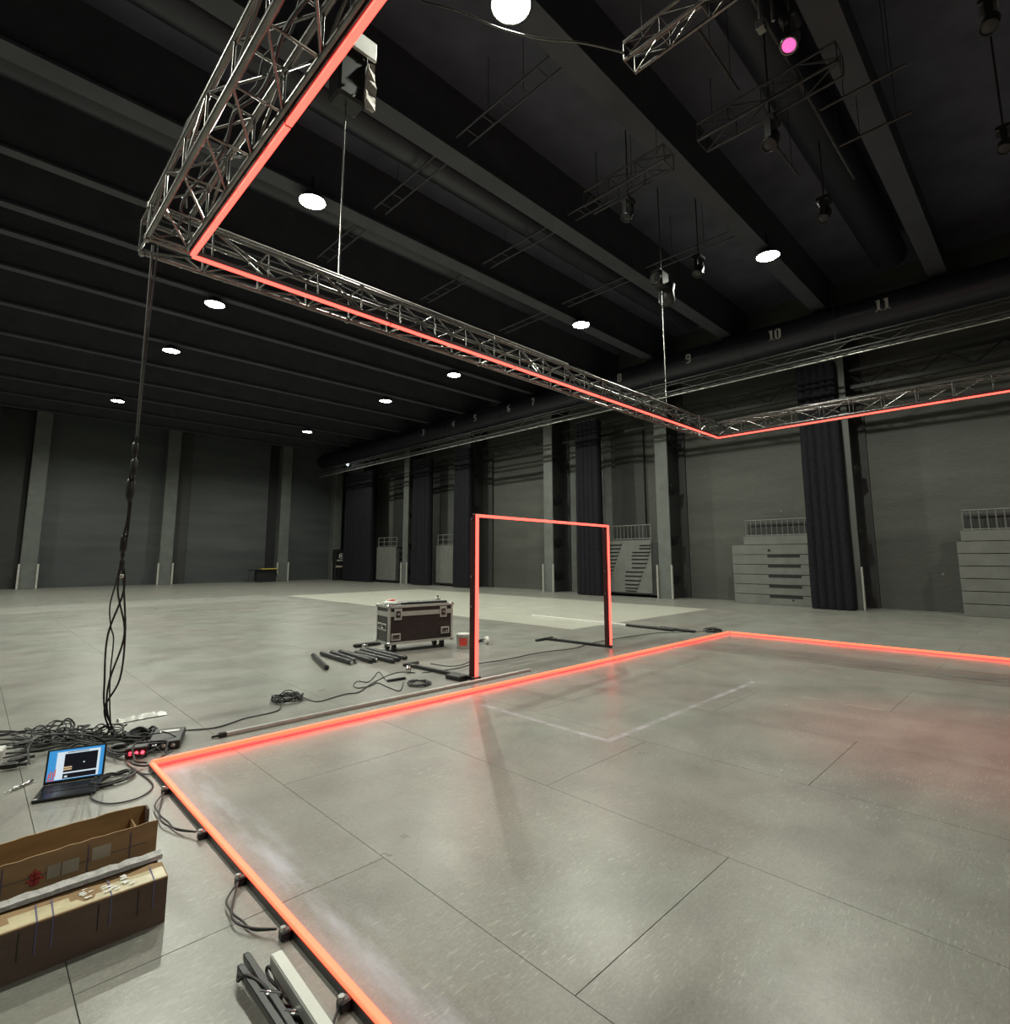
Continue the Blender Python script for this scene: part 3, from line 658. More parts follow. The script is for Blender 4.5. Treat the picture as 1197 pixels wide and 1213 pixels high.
# ------------------------------------------------------------------ retracted tribunes
def stacked(name_lbl, y0, y1, top_in):
    t = thing('retracted_tribune', name_lbl, 'tribune', (19.55, y0, 0), 0, 'retracted tribunes')
    W = y1-y0; n = 6; h = 2.03/n; W2 = W/2
    for i in range(n):
        z = i*h; x = .0+.0*i
        m = MB()
        m.bbox(x, x+1.0, 0, W, z+.004, z+h-.014, .006)
        m.build('riser_board', MAT['tribune'], t)
        if i < n-1 and name_lbl.startswith('grey stacked tribune'):
            MB().box(-.008, .1, W*.33, W*.64, z+h-.10, z+h+.012).build('hand_slot', MAT['black'], t)
    MB().bbox(.06, .9, 0, W-top_in, 2.03, 2.32, .008).build('top_board', MAT['tribune'], t)
    r = MB(); yy0, yy1 = .05, W-top_in-.08; z0, z1 = 2.32, 2.88
    for z in (z0+.03, z1): r.tube([(.12, yy0, z), (.12, yy1, z)], .022, 6)
    r.build('rail', MAT['tribune_l'], t)
    me = MB().tube([(0, 0, z0), (0, 0, z1)], .013, 5).mesh('baluster', MAT['tribune_l'])
    k = int((yy1-yy0)/.17)
    for i in range(k+1): inst('baluster', me, t, (.12, yy0+(yy1-yy0)*i/k, 0))
    MB().box(.3, .36, yy0, yy1, z0, z1-.1).build('back_screen', MAT['channel'], t)
    MB().tube([(-.012, W*.62, 1.83), (.02, W*.62, 1.83)], .05, 10).tube([(-.012, W*.42, .18), (.02, W*.42, .18)], .03, 10).build('bolt', MAT['black'], t)
stacked('grey stacked tribune with black hand slots and rail, left of the big curtain', 4.95, 8.28, .4)
stacked('plain grey stacked tribune with rail at the right edge of the photo', -2.4, 2.02, .1)

def tribune_end(label, y0, y1, zt, stairs):
    t = thing('retracted_tribune', label, 'tribune', (19.55, y0, 0), 0, 'retracted tribunes'); W = y1-y0
    MB().bbox(0, .05, 0, W, .16, zt, .01).build('end_panel', MAT['tribune'], t)
    MB().box(.05, .95, -.28, W-.05, .1, zt-.1).build('black_core', MAT['channel'], t)
    for i in range(6):
        MB().bbox(.08, .85, -.42, -.26, .18+i*.34, .30+i*.34, .01).tube([(.2, -.44, .3+i*.34), (.2, -.28, .3+i*.34)], .06, 8).build('undercarriage', MAT['black'], t)
        MB().tube([(.16, -.46, .22+i*.34), (.16, -.46, .34+i*.34)], .022, 5).build('bracket', MAT['truss_d'], t)
    r = MB()
    for z in (zt+.06, zt+.62): r.tube([(.1, .05, z), (.1, W-.05, z)], .022, 6)
    if not stairs: r.tube([(.1, .05, zt+.34), (.1, W-.05, zt+.34)], .018, 6)
    for y in (.05, W-.05, W*.68): r.tube([(.1, y, zt), (.1, y, zt+.62)], .022, 6)
    r.build('rail', MAT['tribune_l'], t)
    if stairs:
        me = MB().tube([(0, 0, zt+.06), (0, 0, zt+.62)], .012, 5).mesh('baluster', MAT['tribune_l'])
        for i in range(1, 17): inst('baluster', me, t, (.1, .05+(W-.1)*i/17, 0))
        def slat(xa, xb, yz):
            pa = at_x(700+xa/5.985, 580+yz/5.985, 19.53); pb = at_x(700+xb/5.985, 580+yz/5.985, 19.53)
            ya, yb = sorted((pa.y-y0, pb.y-y0)); ya = max(ya, .02); yb = min(yb, W-.02)
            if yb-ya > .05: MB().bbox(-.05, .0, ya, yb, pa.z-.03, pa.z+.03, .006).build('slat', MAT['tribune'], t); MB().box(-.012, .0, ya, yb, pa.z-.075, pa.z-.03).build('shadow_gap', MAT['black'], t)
        for xa, xb, yz in ((345, 432, 388), (342, 428, 410), (295, 420, 437), (290, 412, 460), (290, 404, 486), (292, 396, 514), (292, 386, 545), (248, 372, 574), (244, 362, 603), (244, 352, 634), (244, 342, 662), (246, 332, 688), (250, 322, 708)):
            slat(xa, xb, yz)
        for i in range(10): slat(60, 218-i*8.5, 388+i*25)
    else:
        MB().box(-.004, .06, .02, W-.02, .08, .16).build('kick_gap', MAT['black'], t)
    for y in (.2, W-.2): MB().tube([(.3, y, .06), (.3, y+.06, .06)], .06, 10).tube([(.3, y+.03, .06), (.3, y+.03, .2)], .02, 6).build('castor', MAT['black'], t)
tribune_end('tribune end with raised stair-shaped slats, seen right of the goal frame', 11.55, 14.7, 2.3, True)
tribune_end('plain grey tribune end nearer the goal frame, left of its post', 24.1, 25.75, 2.3, False)
tribune_end('plain grey tribune end in the far bay beside the corner curtain', 30.0, 32.3, 2.3, False)

# ------------------------------------------------------------------ far corner items
tt = thing('folding_table', 'small black trolley table with a yellow top by the back wall pilaster', 'table', (14.25, 37.6, 0))
MB().bbox(-.95, .75, -.35, .35, .78, .84, .01).build('table_top', MAT['black'], tt)
MB().bbox(-.3, .7, -.3, .3, .84, .90, .01).build('yellow_board', MAT['orange'], tt)
for x in (-.85, .65):
    for y in (-.3, .3): MB().tube([(x, y, .78), (x+(-.12 if x < 0 else .12), y, 0)], .022, 6).build('leg', MAT['truss'], tt)
MB().box(-.6, .72, -.2, .2, .05, .78).build('black_skirt', MAT['black'], tt)
kt = thing('banner_cart', 'black cart with a pale round emblem and a tan band in the far corner', 'cart', (19.25, 36.6, 0))
MB().bbox(-.45, .5, 0, .5, .02, 2.2, .02).build('body', MAT['black'], kt)
MB().box(-.42, .5, -.012, 0, .92, 1.04).build('tan_band', MAT['orange'] if False else MAT['paper'], kt)
e = MB(); e.lathe([(.2, 0), (.2, .012), (.15, .012), (.15, 0)], 20, M=Matrix.Translation((.0, 0, 1.72)) @ Matrix.Rotation(PI/2, 4, 'X'))
e.lathe([(.09, 0), (.09, .012), (0, .012)], 14, M=Matrix.Translation((.0, 0, 1.72)) @ Matrix.Rotation(PI/2, 4, 'X')); e.build('round_emblem', MAT['number'], kt)
e = MB()
for k in range(7): e.box(-.33+k*.1, -.26+k*.1, -.012, 0, 1.36+(k % 2)*.02, 1.46)
e.build('lettering', MAT['number'], kt)
for px, py, lb in ((403, 547, 'tiny white wall spotlight high in the far corner, left of the pair'), (412, 550, 'tiny white wall spotlight high in the far corner, right of the pair')):
    p = at_y(px, py, 38.2); t = thing('wall_spotlight', lb, 'light', p, 0, 'corner spotlights')
    MB().lathe([(0, .09), (.14, .08), (.15, 0)], 12, M=Matrix.Rotation(PI/2, 4, 'X') @ Matrix.Scale(-1, 4, (0, 0, 1))).build('housing', MAT['black'], t)
    MB().lathe([(0, .03), (.12, .02), (.14, .0)], 12, M=Matrix.Rotation(PI/2, 4, 'X')).build('lens', MAT['spotlens'], t)
    MB().tube([(0, .05, 0), (0, .78, 0)], .03, 6).build('bracket', MAT['black'], t)

# ------------------------------------------------------------------ flight case with things on it
def flight_case():
    p = Vector((5.17, 8.10, 0)); ang = -math.radians(9)
    t = thing('flight_case', 'black flight case on castors with bare metal edges, standing mid floor', 'case', p, ang)
    L, D, z0, z1 = 1.25, .52, .14, .78; zl = .64
    MB().bbox(.01, L-.01, .01, D-.01, z0+.01, zl-.01, .004).build('body', MAT['case'], t)
    MB().bbox(.01, L-.01, .01, D-.01, zl+.01, z1-.01, .004).build('lid', MAT['case'], t)
    e = MB(); b = .035
    def frame(za, zb):
        for z in (za, zb):
            e.box(0, L, 0, b*.3, z-b if z == zb else z, z if z == zb else z+b); e.box(0, L, D-b*.3, D, z-b if z == zb else z, z if z == zb else z+b)
            e.box(0, b*.3, 0, D, z-b if z == zb else z, z if z == zb else z+b); e.box(L-b*.3, L, 0, D, z-b if z == zb else z, z if z == zb else z+b)
            e.box(0, L, 0, b, z-.004, z+.004); e.box(0, L, D-b, D, z-.004, z+.004); e.box(0, b, 0, D, z-.004, z+.004); e.box(L-b, L, 0, D, z-.004, z+.004)
        for x in (0, L):
            for y in (0, D):
                xa, xb = (0, b) if x == 0 else (L-b, L); ya, yb = (0, b) if y == 0 else (D-b, D)
                e.box(xa-.001, xb+.001, ya-.001, yb+.001, za, zb)
    frame(z0, zl-.003); frame(zl+.003, z1); e.build('edge_rails', MAT['alu'], t)
    for x in (0, L):
        for y in (0, D):
            for z in (z0, z1): MB().lathe([(0, -.035), (.03, -.03), (.042, 0), (.03, .03), (0, .035)], 8, M=Matrix.Translation((min(max(x, .012), L-.012), min(max(y, .012), D-.012), min(max(z, z0+.012), z1-.012)))).build('ball_corner', MAT['chrome'], t)
    for x in (.17, L-.2):
        q = MB().bbox(x-.07, x+.07, -.012, .0, zl-.10, zl+.09, .003).build('latch', MAT['alu'], t)
        MB().bbox(x-.04, x+.04, -.022, -.012, zl-.06, zl+.05, .003).build('latch_dish', MAT['steel_d'], q)
        MB().bbox(x-.022, x+.022, -.032, -.02, zl-.02, zl+.02, .003).build('butterfly', MAT['chrome'], q)
    def handle(M):
        q = MB().bbox(-.085, .085, -.008, .0, -.06, .06, .003, M=M).build('handle_plate', MAT['alu'], t)
        MB().box(-.062, .062, -.012, -.006, -.035, .035, M=M).build('handle_dish', MAT['steel_d'], q)
        MB().tube([M @ Vector(v) for v in ((-.05, -.014, .02), (-.05, -.02, -.015), (.05, -.02, -.015), (.05, -.014, .02))], .006, 5).build('handle_bar', MAT['chrome'], q)
    handle(Matrix.Translation((.14, 0, z0+.12))); handle(Matrix.Translation((L-.16, 0, z0+.17)))
    S = Matrix.Rotation(-PI/2, 4, 'Z')
    handle(Matrix.Translation((0, .17, z0+.28)) @ S); handle(Matrix.Translation((0, D-.16, z0+.28)) @ S)
    for x in (.16, L-.16):
        for y in (.12, D-.12):
            q = MB().box(x-.05, x+.05, y-.05, y+.05, z0-.012, z0).tube([(x, y, z0-.01), (x, y, .12)], .02, 8).box(x-.035, x-.028, y-.03, y+.03, .05, .14).box(x+.028, x+.035, y-.03, y+.03, .05, .14).build('castor', MAT['steel_d'], t)
            MB().tube([(x-.026, y, .055), (x+.026, y, .055)], .055, 14).build('wheel', MAT['black'], q)
    M = Matrix.Translation(p) @ Matrix.Rotation(ang, 4, 'Z')
    return M, L, D, z1
cM, cL, cD, cz = flight_case()
for k, (x, y, a, l, mt, lb) in enumerate(((.72, .10, -.02, .9, 'steel_d', 'dark tube lying along the front of the flight case lid'), (.76, .19, .03, .92, 'steel_d', 'dark tube lying second from the front on the case lid'),
                                (.80, .28, .0, .85, 'alu', 'pale profile lying in the middle of the case lid'), (.83, .38, .03, .75, 'steel_d', 'dark tube lying at the back of the case lid'),
                                (.09+.17, .13, .04, .3, 'alu', 'short pale profile on the left half of the case lid'), (.62, .465, -.02, .9, 'alu', 'pale profile at the back left of the case lid'))):
    M = cM @ Matrix.Translation((x, y, cz+.004)) @ Matrix.Rotation(a, 4, 'Z')
    tag(MB().bbox(-l/2, l/2, -.022, .022, .0, .035, .004, M=M).build('tube', MAT[mt]), lb, 'tube', 'profiles on the case')
M = cM @ Matrix.Translation((.17, .32, cz+.004))
t = thing('crumpled_bag', 'small crumpled white and red bag on the left end of the case', 'bag', M.translation, 0)
vs = MB(); rr = [.07, .13, .12, .08, .0]; 
vs.lathe([(.12, 0), (.14, .02), (.10, .05), (.04, .075), (0, .08)], 10); random.seed(3)
vs.v = [(a*(1+random.uniform(-.3, .3)), b*(1+random.uniform(-.3, .3)), c*(1+random.uniform(-.3, .3))) for a, b, c in vs.v]
vs.build('bag_body', MAT['wrap'], t); MB().bbox(-.06, .07, -.05, .02, .06, .085, .008).build('red_flap', MAT['redp'], t)
M = cM @ Matrix.Translation((cL-.08, .44, cz+.004)); t = thing('clamp', 'small chrome clamp standing at the back right of the case lid', 'clamp', M.translation)
MB().tube([(0, 0, .045), (0, 0, .11)], .02, 8).lathe([(.05, 0.038), (.05, .06), (.03, .06)], 12).build('clamp_body', MAT['chrome'], t)

# ------------------------------------------------------------------ loose tubes on the floor by the case
def tube_on_floor(name, a, b, r, label, mt='steel_d', cap='chrome', group='loose tubes by the flight case'):
    a, b = Vector(a), Vector(b); a.z = b.z = r+.002; d = (b-a).normalized()
    t = thing(name, label, 'tube', ((a.x+b.x)/2, (a.y+b.y)/2, 0), 0, group); c = Vector(((a.x+b.x)/2, (a.y+b.y)/2, 0))
    MB().tube([a-c, b-c], r, 12).build('pipe', MAT[mt], t)
    MB().tube([b-c, b-c+d*.03], r*.8, 10).build('end_fitting', MAT[cap], t)
TP = (((371, 779), (387, 794), 'short thick tube lying apart at the left of the row', 'black'), ((381, 776.5), (416, 787.5), 'first long tube from the left of the row, chrome end', 'chrome'), ((393, 775.5), (422, 786), 'second tube of the row from the left, chrome end', 'chrome'),
      ((403, 774.5), (440, 786), 'third tube of the row, longest in front', 'black'), ((411, 776), (446, 784.5), 'fourth tube of the row with chrome end, mid row', 'chrome'), ((422, 775), (466, 786), 'fifth tube of the row from the left', 'black'),
      ((428, 772.5), (472, 784), 'sixth tube of the row, second from its right end', 'black'), ((436, 771.5), (480, 782), 'last tube of the row nearest the case wheels', 'black'), ((451, 763.5), (421, 767.5), 'black tube lying across behind the row, half under the flight case', 'black'))
for a, b, lb, cp in TP: tube_on_floor('loose_tube', at(*a), at(*b), .036, lb, 'steel_d', cp)
p = at(432, 772); tag(MB().bbox(-.03, .03, -.05, .05, .075, .13, .01, M=Matrix.Translation(p)).build('coupling', MAT['chrome']), 'small chrome coupler lying across the tubes', 'coupling')
tube_on_floor('loose_tube', (11.13, 7.3, 0), (11.1, 6.1, 0), .03, 'black tube on the floor left of the far cable coil, nearer one', 'black', 'black', 'bars by the far corner')
tube_on_floor('loose_tube', (11.28, 6.5, 0), (11.2, 5.66, 0), .03, 'black tube continuing the white bar towards the far cable coil', 'black', 'black', 'bars by the far corner')
o = MB().bbox(11.2, 11.27, 6.52, 10.4, 0, .035, .004).build('white_bar', MAT['white']); tag(o, 'long thin white bar on the floor behind the right goal post', 'bar')
ro = thing('long_rod', 'long silver profile lying on the floor just behind the red light bar', 'profile', (1.74, 5.46, 0))
MB().bbox(.06, 4.1, -.02, .02, 0, .035, .005).build('profile', MAT['alu'], ro); MB().bbox(0, .07, -.025, .03, 0, .04, .008).tube([(0, 0, .02), (-.05, .02, .012)], .01, 6).build('end_cap', MAT['black'], ro)
for px, py, lb in ((350, 866, 'tiny black clip on the floor between silver profile and red bar, left one'), (455, 842, 'tiny black clip between silver profile and red bar, right one')):
    p = at(px, py); tag(MB().bbox(-.05, .05, -.012, .012, 0, .02, .004, M=Matrix.Translation(p)).tube([p+Vector((.03, 0, .01)), p+Vector((.08, .03, .01))], .005, 5).build('clip', MAT['black']), lb, 'clip')
# tub and roll behind the left goal post
p = at(549, 768); t = thing('paint_tub', 'white tub with a red print behind the left goal post', 'tub', p)
MB().lathe([(0, 0), (.11, 0), (.125, .24), (.13, .24), (.13, .26), (.0, .262)], 20).build('tub_body', MAT['white'], t)
m = MB()
for k in range(6):
    a0 = -2.9+k*.2; a1 = a0+.2
    m.quad((.1185*math.cos(a0), .1185*math.sin(a0), .06), (.1185*math.cos(a1), .1185*math.sin(a1), .06), (.1255*math.cos(a1), .1255*math.sin(a1), .19), (.1255*math.cos(a0), .1255*math.sin(a0), .19))
m.build('red_print', MAT['redp'], t)
p = at(568, 761); t = thing('cable_connector', 'dark cable end with a chrome tip right of the left goal post', 'connector', p, .3)
MB().tube([(-.25, .1, .02), (-.1, .03, .03), (.05, 0, .03)], .022, 8).build('sleeve', MAT['black'], t); MB().tube([(.05, 0, .03), (.12, -.01, .03)], .032, 10).build('tip', MAT['chrome'], t)

# ------------------------------------------------------------------ laptop
def laptop():
    ang = math.radians(-17); t = thing('laptop', 'open black laptop with a lit blue screen on the floor', 'laptop', (.43, 4.885, 0), ang)
    W, D = .345, .27
    b = MB().bbox(0, W, 0, D, .004, .022, .004).build('base', MAT['keys'], t)
    k = MB()
    for r in range(5):
        for c in range(14): k.box(.03+c*.0206, .0475+c*.0206, .11+r*.027, .133+r*.027, .022, .0245)
    k.build('keyboard', MAT['black'], t); MB().box(.12, .225, .015, .085, .0215, .0228).build('touchpad', MAT['black'], t)
    MB().box(.008, .03, .008, .02, .0215, .0229).build('sticker', MAT['white'], t)
    M = Matrix.Translation((0, D, .022)) @ Matrix.Rotation(-math.radians(12), 4, 'X')
    H = .225
    l = MB().bbox(0, W, 0, .009, 0, H, .003, M=M).build('lid', MAT['black'], t)
    s = MB(); y = -.0008
    def R(x0, x1, z0, z1, mi, d): s.quad(*[M @ Vector(v) for v in ((x0*W, y-d, z0*H), (x1*W, y-d, z0*H), (x1*W, y-d, z1*H), (x0*W, y-d, z1*H))], mi)
    R(.035, .965, .09, .96, 0, 0)                     # desktop
    R(.17, .90, .11, .90, 1, .0004); R(.30, .86, .30, .83, 2, .0008); R(.30, .42, .30, .80, 2, .0009); R(.30, .44, .36, .40, 4, .0012); R(.30, .44, .42, .46, 4, .0012)
    R(.19, .29, .52, .74, 1, .0008); R(.30, .86, .12, .26, 2, .0008); R(.33, .38, .15, .2, 1, .0012); R(.62, .65, .52, .55, 1, .0012); R(.34, .70, .86, .88, 2, .0012)
    for i, (x, z) in enumerate(((.06, .12), (.09, .18), (.13, .14), (.16, .22))): R(x, x+.02, z, z+.2, 3, .001)
    R(.05, .17, .10, .13, 3, .001); R(.06, .15, .42, .5, 0, .001)
    s.build('screen', [MAT['scr_b'], MAT['scr_w'], MAT['scr_k'], MAT['scr_r'], MAT['scr_o']], l)
laptop()

# ------------------------------------------------------------------ equipment pile around the laptop
random.seed(21)
tg = MB()
for k in range(34):                                                # cable tangle nobody could count
    px, py = random.uniform(15, 185), random.uniform(872, 905)
    if 40 < px < 125: py = random.uniform(868, 886)
    c = at(px, py); r = random.uniform(.06, .17); e = random.uniform(.5, 1); a0 = random.uniform(0, 6)
    pts = []
    for i in range(14):
        a = a0+i*2*PI/12; q = r*(1+random.uniform(-.2, .2))
        pts.append((c.x+q*math.cos(a)+i*.006, c.y+q*e*math.sin(a), .012+random.uniform(0, .05)+(.07*max(0, math.sin(a*1.0)) if k % 3 == 0 else 0)))
    tg.tube(smooth(pts, 3), random.choice((.005, .006, .008)), 5)
for k in range(12):
    y = random.uniform(866, 900); pts = fc([(-60, y+random.uniform(0, 22)), (0, y+random.uniform(-8, 14)), (50, y+random.uniform(-10, 3)), (100, 875+random.uniform(-6, 6)), (140, 880+random.uniform(-6, 14)), (175, 884+random.uniform(-4, 8))], .02+.03*random.random())
    tg.tube(smooth(pts, 4), random.choice((.006, .007)), 5)
tag(tg.build('cable_tangle', MAT['rubber']), 'tangle of black cables on the floor behind the laptop', 'cables', kind='stuff')
cc = at(165, 876); coil(cc.x, cc.y, .13, 10, 'thick black cable coil behind the box with red lights', rt=.009, h=.08)
cc = at(135, 925); coil(cc.x, cc.y, .15, 7, 'grey green cable coil lying right of the laptop', rt=.006, h=.03, jit=.04, ell=.7, ang=.5)
cable('looped_cable', 'single thin cable looping out between laptop and cardboard boxes', fc([(165, 915), (178, 925), (181, 932), (172, 941), (155, 948), (130, 952), (112, 948), (108, 942), (118, 934), (135, 930)]), .005)
cable('looped_cable', 'thin cable crossing to the corner of the red floor square', fc([(150, 905), (165, 915), (176, 917), (184, 915)]), .005)
cable('looped_cable', 'cable entering from the left edge above the pile', fc([(-40, 878), (0, 876), (20, 877), (45, 876), (60, 872)], .02), .006)
cable('looped_cable', 'cable arching over the back of the laptop', [tuple(at(35, 905, .02)), tuple(at(34, 885, .1)), tuple(at(50, 872, .14)), tuple(at(80, 870, .12)), tuple(at(110, 872, .12)), tuple(at(125, 880, .03))], .007)
rb = thing('power_box', 'small black box with three glowing red lights beside the laptop', 'box', (1.03, 5.40, 0), -.35)
MB().bbox(0, .15, 0, .1, .005, .085, .006).build('housing', MAT['black'], rb)
MB().box(.0, .15, -.003, 0, .01, .08).build('red_face', MAT['redprof'], rb)
for k in range(3): MB().tube([(.035+k*.042, -.002, .045), (.035+k*.042, -.009, .045)], .013, 10).build('red_light', MAT['redled'], rb)
sb = thing('stage_box', 'black equipment box with white sockets at the corner of the red square', 'box', (1.19, 5.47, 0), -.35)
MB().bbox(0, .24, 0, .42, .005, .07, .006).build('housing', MAT['black'], sb)
for k in range(3): MB().lathe([(.018, 0), (.018, .008), (.008, .009), (0, .004)], 10, M=Matrix.Translation((.05+k*.07, 0, .038)) @ Matrix.Rotation(PI/2, 4, 'X')).build('socket', MAT['chrome'], sb)
MB().box(.06, .07, -.004, 0, .052, .058).build('indicator', MAT['whiteled'], sb)
MB().bbox(.05, .2, .28, .34, .07, .076, .002).build('label_strip', MAT['white'], sb)
ad = thing('power_adapter', 'black adapter lying left of the laptop screen', 'adapter', at(28, 888), .3); MB().bbox(-.07, .07, -.03, .03, .03, .07, .01).build('adapter_body', MAT['black'], ad)
ad = thing('plug_box', 'black multi-plug lying in the cables right of the laptop', 'plug', at(140, 890), -.2); MB().bbox(-.05, .05, -.03, .03, .02, .06, .01).build('plug_body', MAT['black'], ad)
for px, py, lb in ((63, 876, 'black connector standing behind the left corner of the laptop screen'), (83, 874, 'black connector behind the middle of the laptop screen'), (12, 912, 'thick black plug at the left edge beside the laptop'), (22, 905, 'thick black plug left of the laptop hinge')):
    q = at(px, py); t = thing('connector', lb, 'connector', q, random.uniform(-1, 1), 'plugs in the equipment pile'); MB().bbox(-.07, .05, -.022, .022, .012, .055, .01).build('shell', MAT['black'], t); MB().tube([(.05, 0, .033), (.10, 0, .03)], .013, 6).build('boot', MAT['rubber'], t)
q = at(20, 935); t = thing('silver_jack', 'thin silver jack plug lying left of the laptop', 'plug', q, .75)
MB().tube([(-.09, 0, .012), (-.03, 0, .012), (-.03, 0, .012), (.09, 0, .012)], [.004, .004, .011, .011], 8).build('shaft', MAT['chrome'], t); MB().tube([(.09, 0, .012), (.13, .01, .012)], .008, 6).build('boot', MAT['rubber'], t)
q = at(-4, 905); t = thing('white_box', 'white box edge at the left border beside the cables', 'box', q, -.2); MB().bbox(-.22, .035, -.06, .1, 0, .11, .006).build('box_body', MAT['white'], t)
# crumpled plastic sleeve
a, b = at(139, 857), at(195, 846); d = (b-a); L = d.length; ang = math.atan2(d.y, d.x); random.seed(5)
m = MB(); N = 12
for i in range(N+1):
    wd = .035+.03*(i/N)**3+.01*random.random(); x = L*i/N
    m.v += [(x, -wd, .004), (x+random.uniform(-.01, .01), -wd*.4, .016+.02*random.random()), (x, wd*.4, .014+.03*random.random()), (x, wd, .004)]
for i in range(N):
    for k in range(3): m.f.append((i*4+k, i*4+4+k, i*4+5+k, i*4+1+k)); m.m.append(0); m.sm.append(False)
    m.f.append((i*4, i*4+3, i*4+7, i*4+4)); m.m.append(0); m.sm.append(False)
o = m.build('plastic_sleeve', MAT['wrap']); o.location = (a.x, a.y, .004); o.rotation_euler = (0, 0, ang); tag(o, 'crumpled clear plastic sleeve lying behind the laptop cables', 'wrapping')
# cables tucked along the near light bar
def droop(y0, y1, lb):
    for s in (0, 1):
        pts = [(1.08, y0, .03)]+[(1.06-.07*math.sin(PI*i/5)-.02*s+.012*((i+s) % 2), y0+(y1-y0)*i/5, .012+.01*s) for i in range(1, 5)]+[(1.08, y1, .03)]
        cable('bar_cable', lb+(', outer one' if s else ', inner one'), pts, .005)
droop(4.40, 3.66, 'thin cable looped along the near light bar by its corner')
droop(2.97, 2.50, 'thin cable looped along the middle of the near light bar')
cable('bar_cable', 'dark cable curling away from the near light bar at the bottom edge', [(1.08, 1.95, .02), (1.02, 1.88, .01), (1.0, 1.78, .01), (1.03, 1.68, .01), (1.05, 1.6, .01)], .005)

# ------------------------------------------------------------------ bottom tubes and profile
def prof_thing(label, a, b, w, h, mt, top=None, grp='loose profiles at the bottom edge'):
    a, b = Vector(a), Vector(b); d = b-a; L = d.length
    t = thing('metal_profile', label, 'profile', a, math.atan2(d.y, d.x), grp)
    MB().bbox(0, L, -w/2, w/2, .002, h, .003).build('profile_body', MAT[mt], t)
    if top: MB().box(.002, L, -w/2+.004, w/2-.004, h, h+.004).build('diffuser', MAT[top], t)
    MB().bbox(-.012, 0, -w/2+.003, w/2-.003, .004, h-.002, .002).build('end_cap', MAT['black' if not top else 'alu'], t)
    return t
prof_thing('square grey profile with a frosted top at the bottom edge', at(327, 1146, .05), at(388, 1240, .05), .045, .05, 'alu', 'alu_w')
prof_thing('dark metal tube, leftmost of three at the bottom edge', at(285, 1153, .03), at(345, 1245, .03), .026, .03, 'steel_d')
prof_thing('dark metal tube in the middle of three at the bottom edge', at(292, 1139, .03), at(358, 1245, .03), .026, .03, 'steel_d')
cable('profile_cable', 'black cable with a plug draped over the dark tubes', [tuple(at(x, y, z)) for x, y, z in ((283, 1150, .03), (282, 1162, .03), (290, 1155, .06), (303, 1160, .06), (315, 1170, .06), (322, 1180, .05), (332, 1190, .05), (345, 1193, .03))], .006)
cable('profile_cable', 'black cable loop at the head of the frosted profile', [tuple(at(x, y, z)) for x, y, z in ((330, 1170, .02), (320, 1160, .03), (316, 1150, .04), (318, 1145, .06), (324, 1152, .05), (330, 1168, .03), (345, 1190, .03), (352, 1205, .03), (365, 1225, .02))], .006)
for px, py, lb in ((321, 1178, 'black cable connector with a bright ring between the tubes'), (351, 1201, 'black cable connector beside the frosted profile')):
    q = at(px, py, .05); t = thing('connector', lb, 'connector', (q.x, q.y, .045), -.9, 'connectors at the bottom edge')
    MB().tube([(-.04, 0, 0), (.04, 0, 0)], .017, 10).build('shell', MAT['black'], t); MB().tube([(-.012, 0, 0), (.0, 0, 0)], .0185, 10).build('ring', MAT['chrome'], t)

# ------------------------------------------------------------------ cardboard boxes
def long_box(loc, L, D, H, label, inner):
    t = thing('cardboard_box', label, 'box', loc, math.radians(-.5), 'long cardboard boxes'); th = .006
    def wall(nm, x0, x1, y0, y1, z0, z1, mt, ragged=False):
        m = MB(); n = 40; alongx = (x1-x0) > (y1-y0); vs = []
        for i in range(n+1):
            u = i/n; zt = z1+(random.uniform(-.004, .004)+.006*math.sin(u*9) if ragged else 0)
            if alongx: x = x0+(x1-x0)*u; vs += [(x, y0, z0), (x, y0, zt), (x, y1, zt), (x, y1, z0)]
            else: y = y0+(y1-y0)*u; vs += [(x0, y, z0), (x0, y, zt), (x1, y, zt), (x1, y, z0)]
        fs = []
        for i in range(n):
            a, b = i*4, i*4+4
            for k in range(4):
                l = (k+1) % 4; fs.append((a+k, b+k, b+l, a+l))
        fs += [(0, 1, 2, 3), (n*4+3, n*4+2, n*4+1, n*4)]
        m.add(vs, fs); return m.build(nm, MAT[mt], t)
    return t, wall
random.seed(11)
# rear box: two tall flaps standing up
XB = .765
t, wall = long_box((XB, 3.22, 0), 1.6, .24, .2, 'open long cardboard box, rear of the two, with tall flaps', 1)
wall('back_panel', -1.7, 0, .215, .222, .0, .335, 'card_in', True)
wall('front_panel', -1.7, .01, 0, .007, .0, .325, 'card', True)
wall('end_panel', -.065, -.058, .007, .215, .0, .29, 'card_in')
wall('end_flap', -.004, .003, .15, .222, .05, .335, 'card_shade')
MB().box(-1.7, -.005, .007, .215, .0, .006).build('bottom_panel', MAT['card_in'], t)
for x0, x1, z0, z1, mt in ((-.40, -.355, .215, .27, 'paper'), (-.35, -.29, .215, .27, 'paper'), (-.245, -.175, .235, .29, 'paper'), (-.68, -.58, .19, .225, 'paper')):
    MB().box(x0, x1, -.0025, -.0005, z0, z1).build('label_sheet', MAT[mt], t)
for x0, x1, z0, z1 in ((-.455, -.425, .21, .262), (-.47, -.41, .228, .236), (-.46, -.42, .248, .254), (-.445, -.438, .205, .275)): MB().box(x0, x1, -.0035, -.0012, z0, z1).build('red_mark', MAT['redmark'], t)
m = MB(); m.box(-1.5, -.03, -.0022, -.0006, .243, .2445)
for x in (-.55, -.26, -.10, -.9): m.box(x, x+.004, -.0022, -.0006, .15, .31)
m.build('tape_edge', MAT['strip'], t)
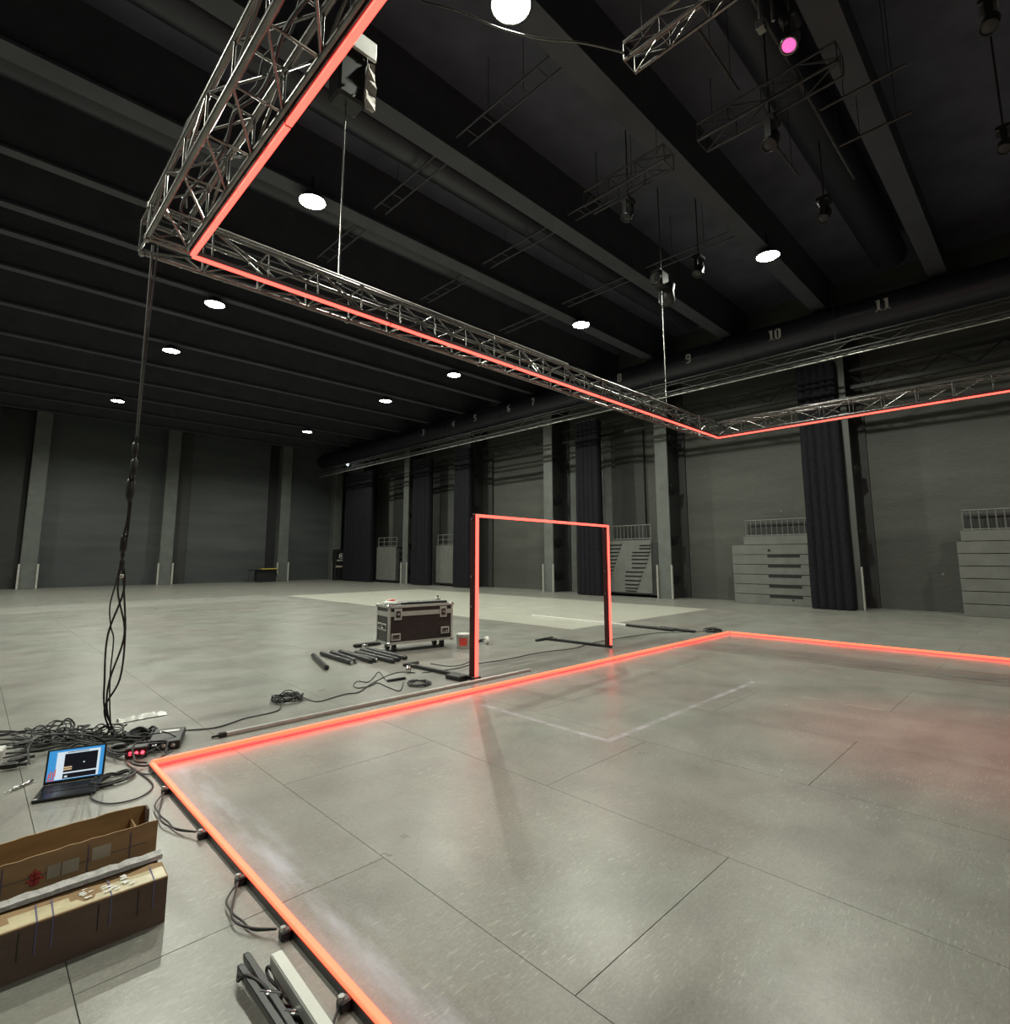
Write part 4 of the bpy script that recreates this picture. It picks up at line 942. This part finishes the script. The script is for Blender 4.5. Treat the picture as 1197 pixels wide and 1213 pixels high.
# front box: taped flap on top, foam strip standing behind it
t, wall = long_box((XB+.0, 2.945, 0), 1.6, .22, .185, 'taped long cardboard box, front of the two, partly open on top', 0)
wall('front_panel', -1.7, 0, 0, .007, .0, .182, 'card_shade')
wall('back_panel', -1.7, 0, .205, .212, .0, .182, 'card')
wall('end_panel', -.007, 0, .007, .205, .0, .178, 'card_shade')
MB().box(-1.7, -.01, .007, .205, .0, .006).build('bottom_panel', MAT['card'], t)
fm = MB(); n = 40; vs = []
for i in range(n+1):
    x = -1.7+1.7*i/n; e = .115+.012*math.sin(i*.7)+random.uniform(-.004, .004)
    vs += [(x, .0, .182), (x, e, .196+.004*math.sin(i)), (x, e, .200+.004*math.sin(i)), (x, 0, .187)]
fs = []
for i in range(n):
    for k in range(4): l = (k+1) % 4; fs.append((i*4+k, i*4+4+k, i*4+4+l, i*4+l))
fs += [(0, 1, 2, 3), (n*4+3, n*4+2, n*4+1, n*4)]
fm.add(vs, fs).build('top_flap', MAT['card'], t)
m = MB(); m.quad((-1.7, .006, .1885), (-.004, .006, .1885), (-.004, .085, .1985), (-1.7, .085, .1985)); m.build('packing_tape', MAT['tape'], t)
m = MB()
for x in (-.64, -.45, -.40, -.21, -.055, -.95): m.add([(x, -.001, .188), (x+.006, -.001, .188), (x+.006, .11, .2035), (x, .11, .2035), (x, -.0025, .075), (x+.006, -.0025, .075)], [(0, 1, 2, 3), (0, 4, 5, 1)])
m.build('strap', MAT['strip'], t)
m = MB()
for x in (-.50, -.25, -.11): m.box(x, x+.003, -.0022, -.0005, .07, .17)
m.build('ink_line', MAT['black'], t)
m = MB()
for i in range(26):
    x = -.36+random.random()*.22; y = random.uniform(.02, .1); z = .1905+y*.115
    m.quad((x, y, z+.0025), (x+random.uniform(.008, .03), y+.003, z+.0025), (x+.02, y+random.uniform(.006, .015), z+.0035), (x, y+.008, z+.0035))
m.build('torn_labels', MAT['white'], t)
m = MB(); n = 60; vs = []
for i in range(n+1):
    x = -1.7+1.72*i/n; h = .012+random.uniform(-.004, .004)
    vs += [(x, .19, .205), (x, .19, .218+h*.5), (x, .218, .226+h), (x, .222, .206)]
fs = []
for i in range(n):
    for k in range(4): l = (k+1) % 4; fs.append((i*4+k, i*4+4+k, i*4+4+l, i*4+l))
fs += [(0, 1, 2, 3), (n*4+3, n*4+2, n*4+1, n*4)]
m.add(vs, fs)
foam = m.build('foam_strip', MAT['foam']); foam.location = (XB, 2.945, -.022); tag(foam, 'long white foam strip lying on the back edge of the front cardboard box', 'foam')
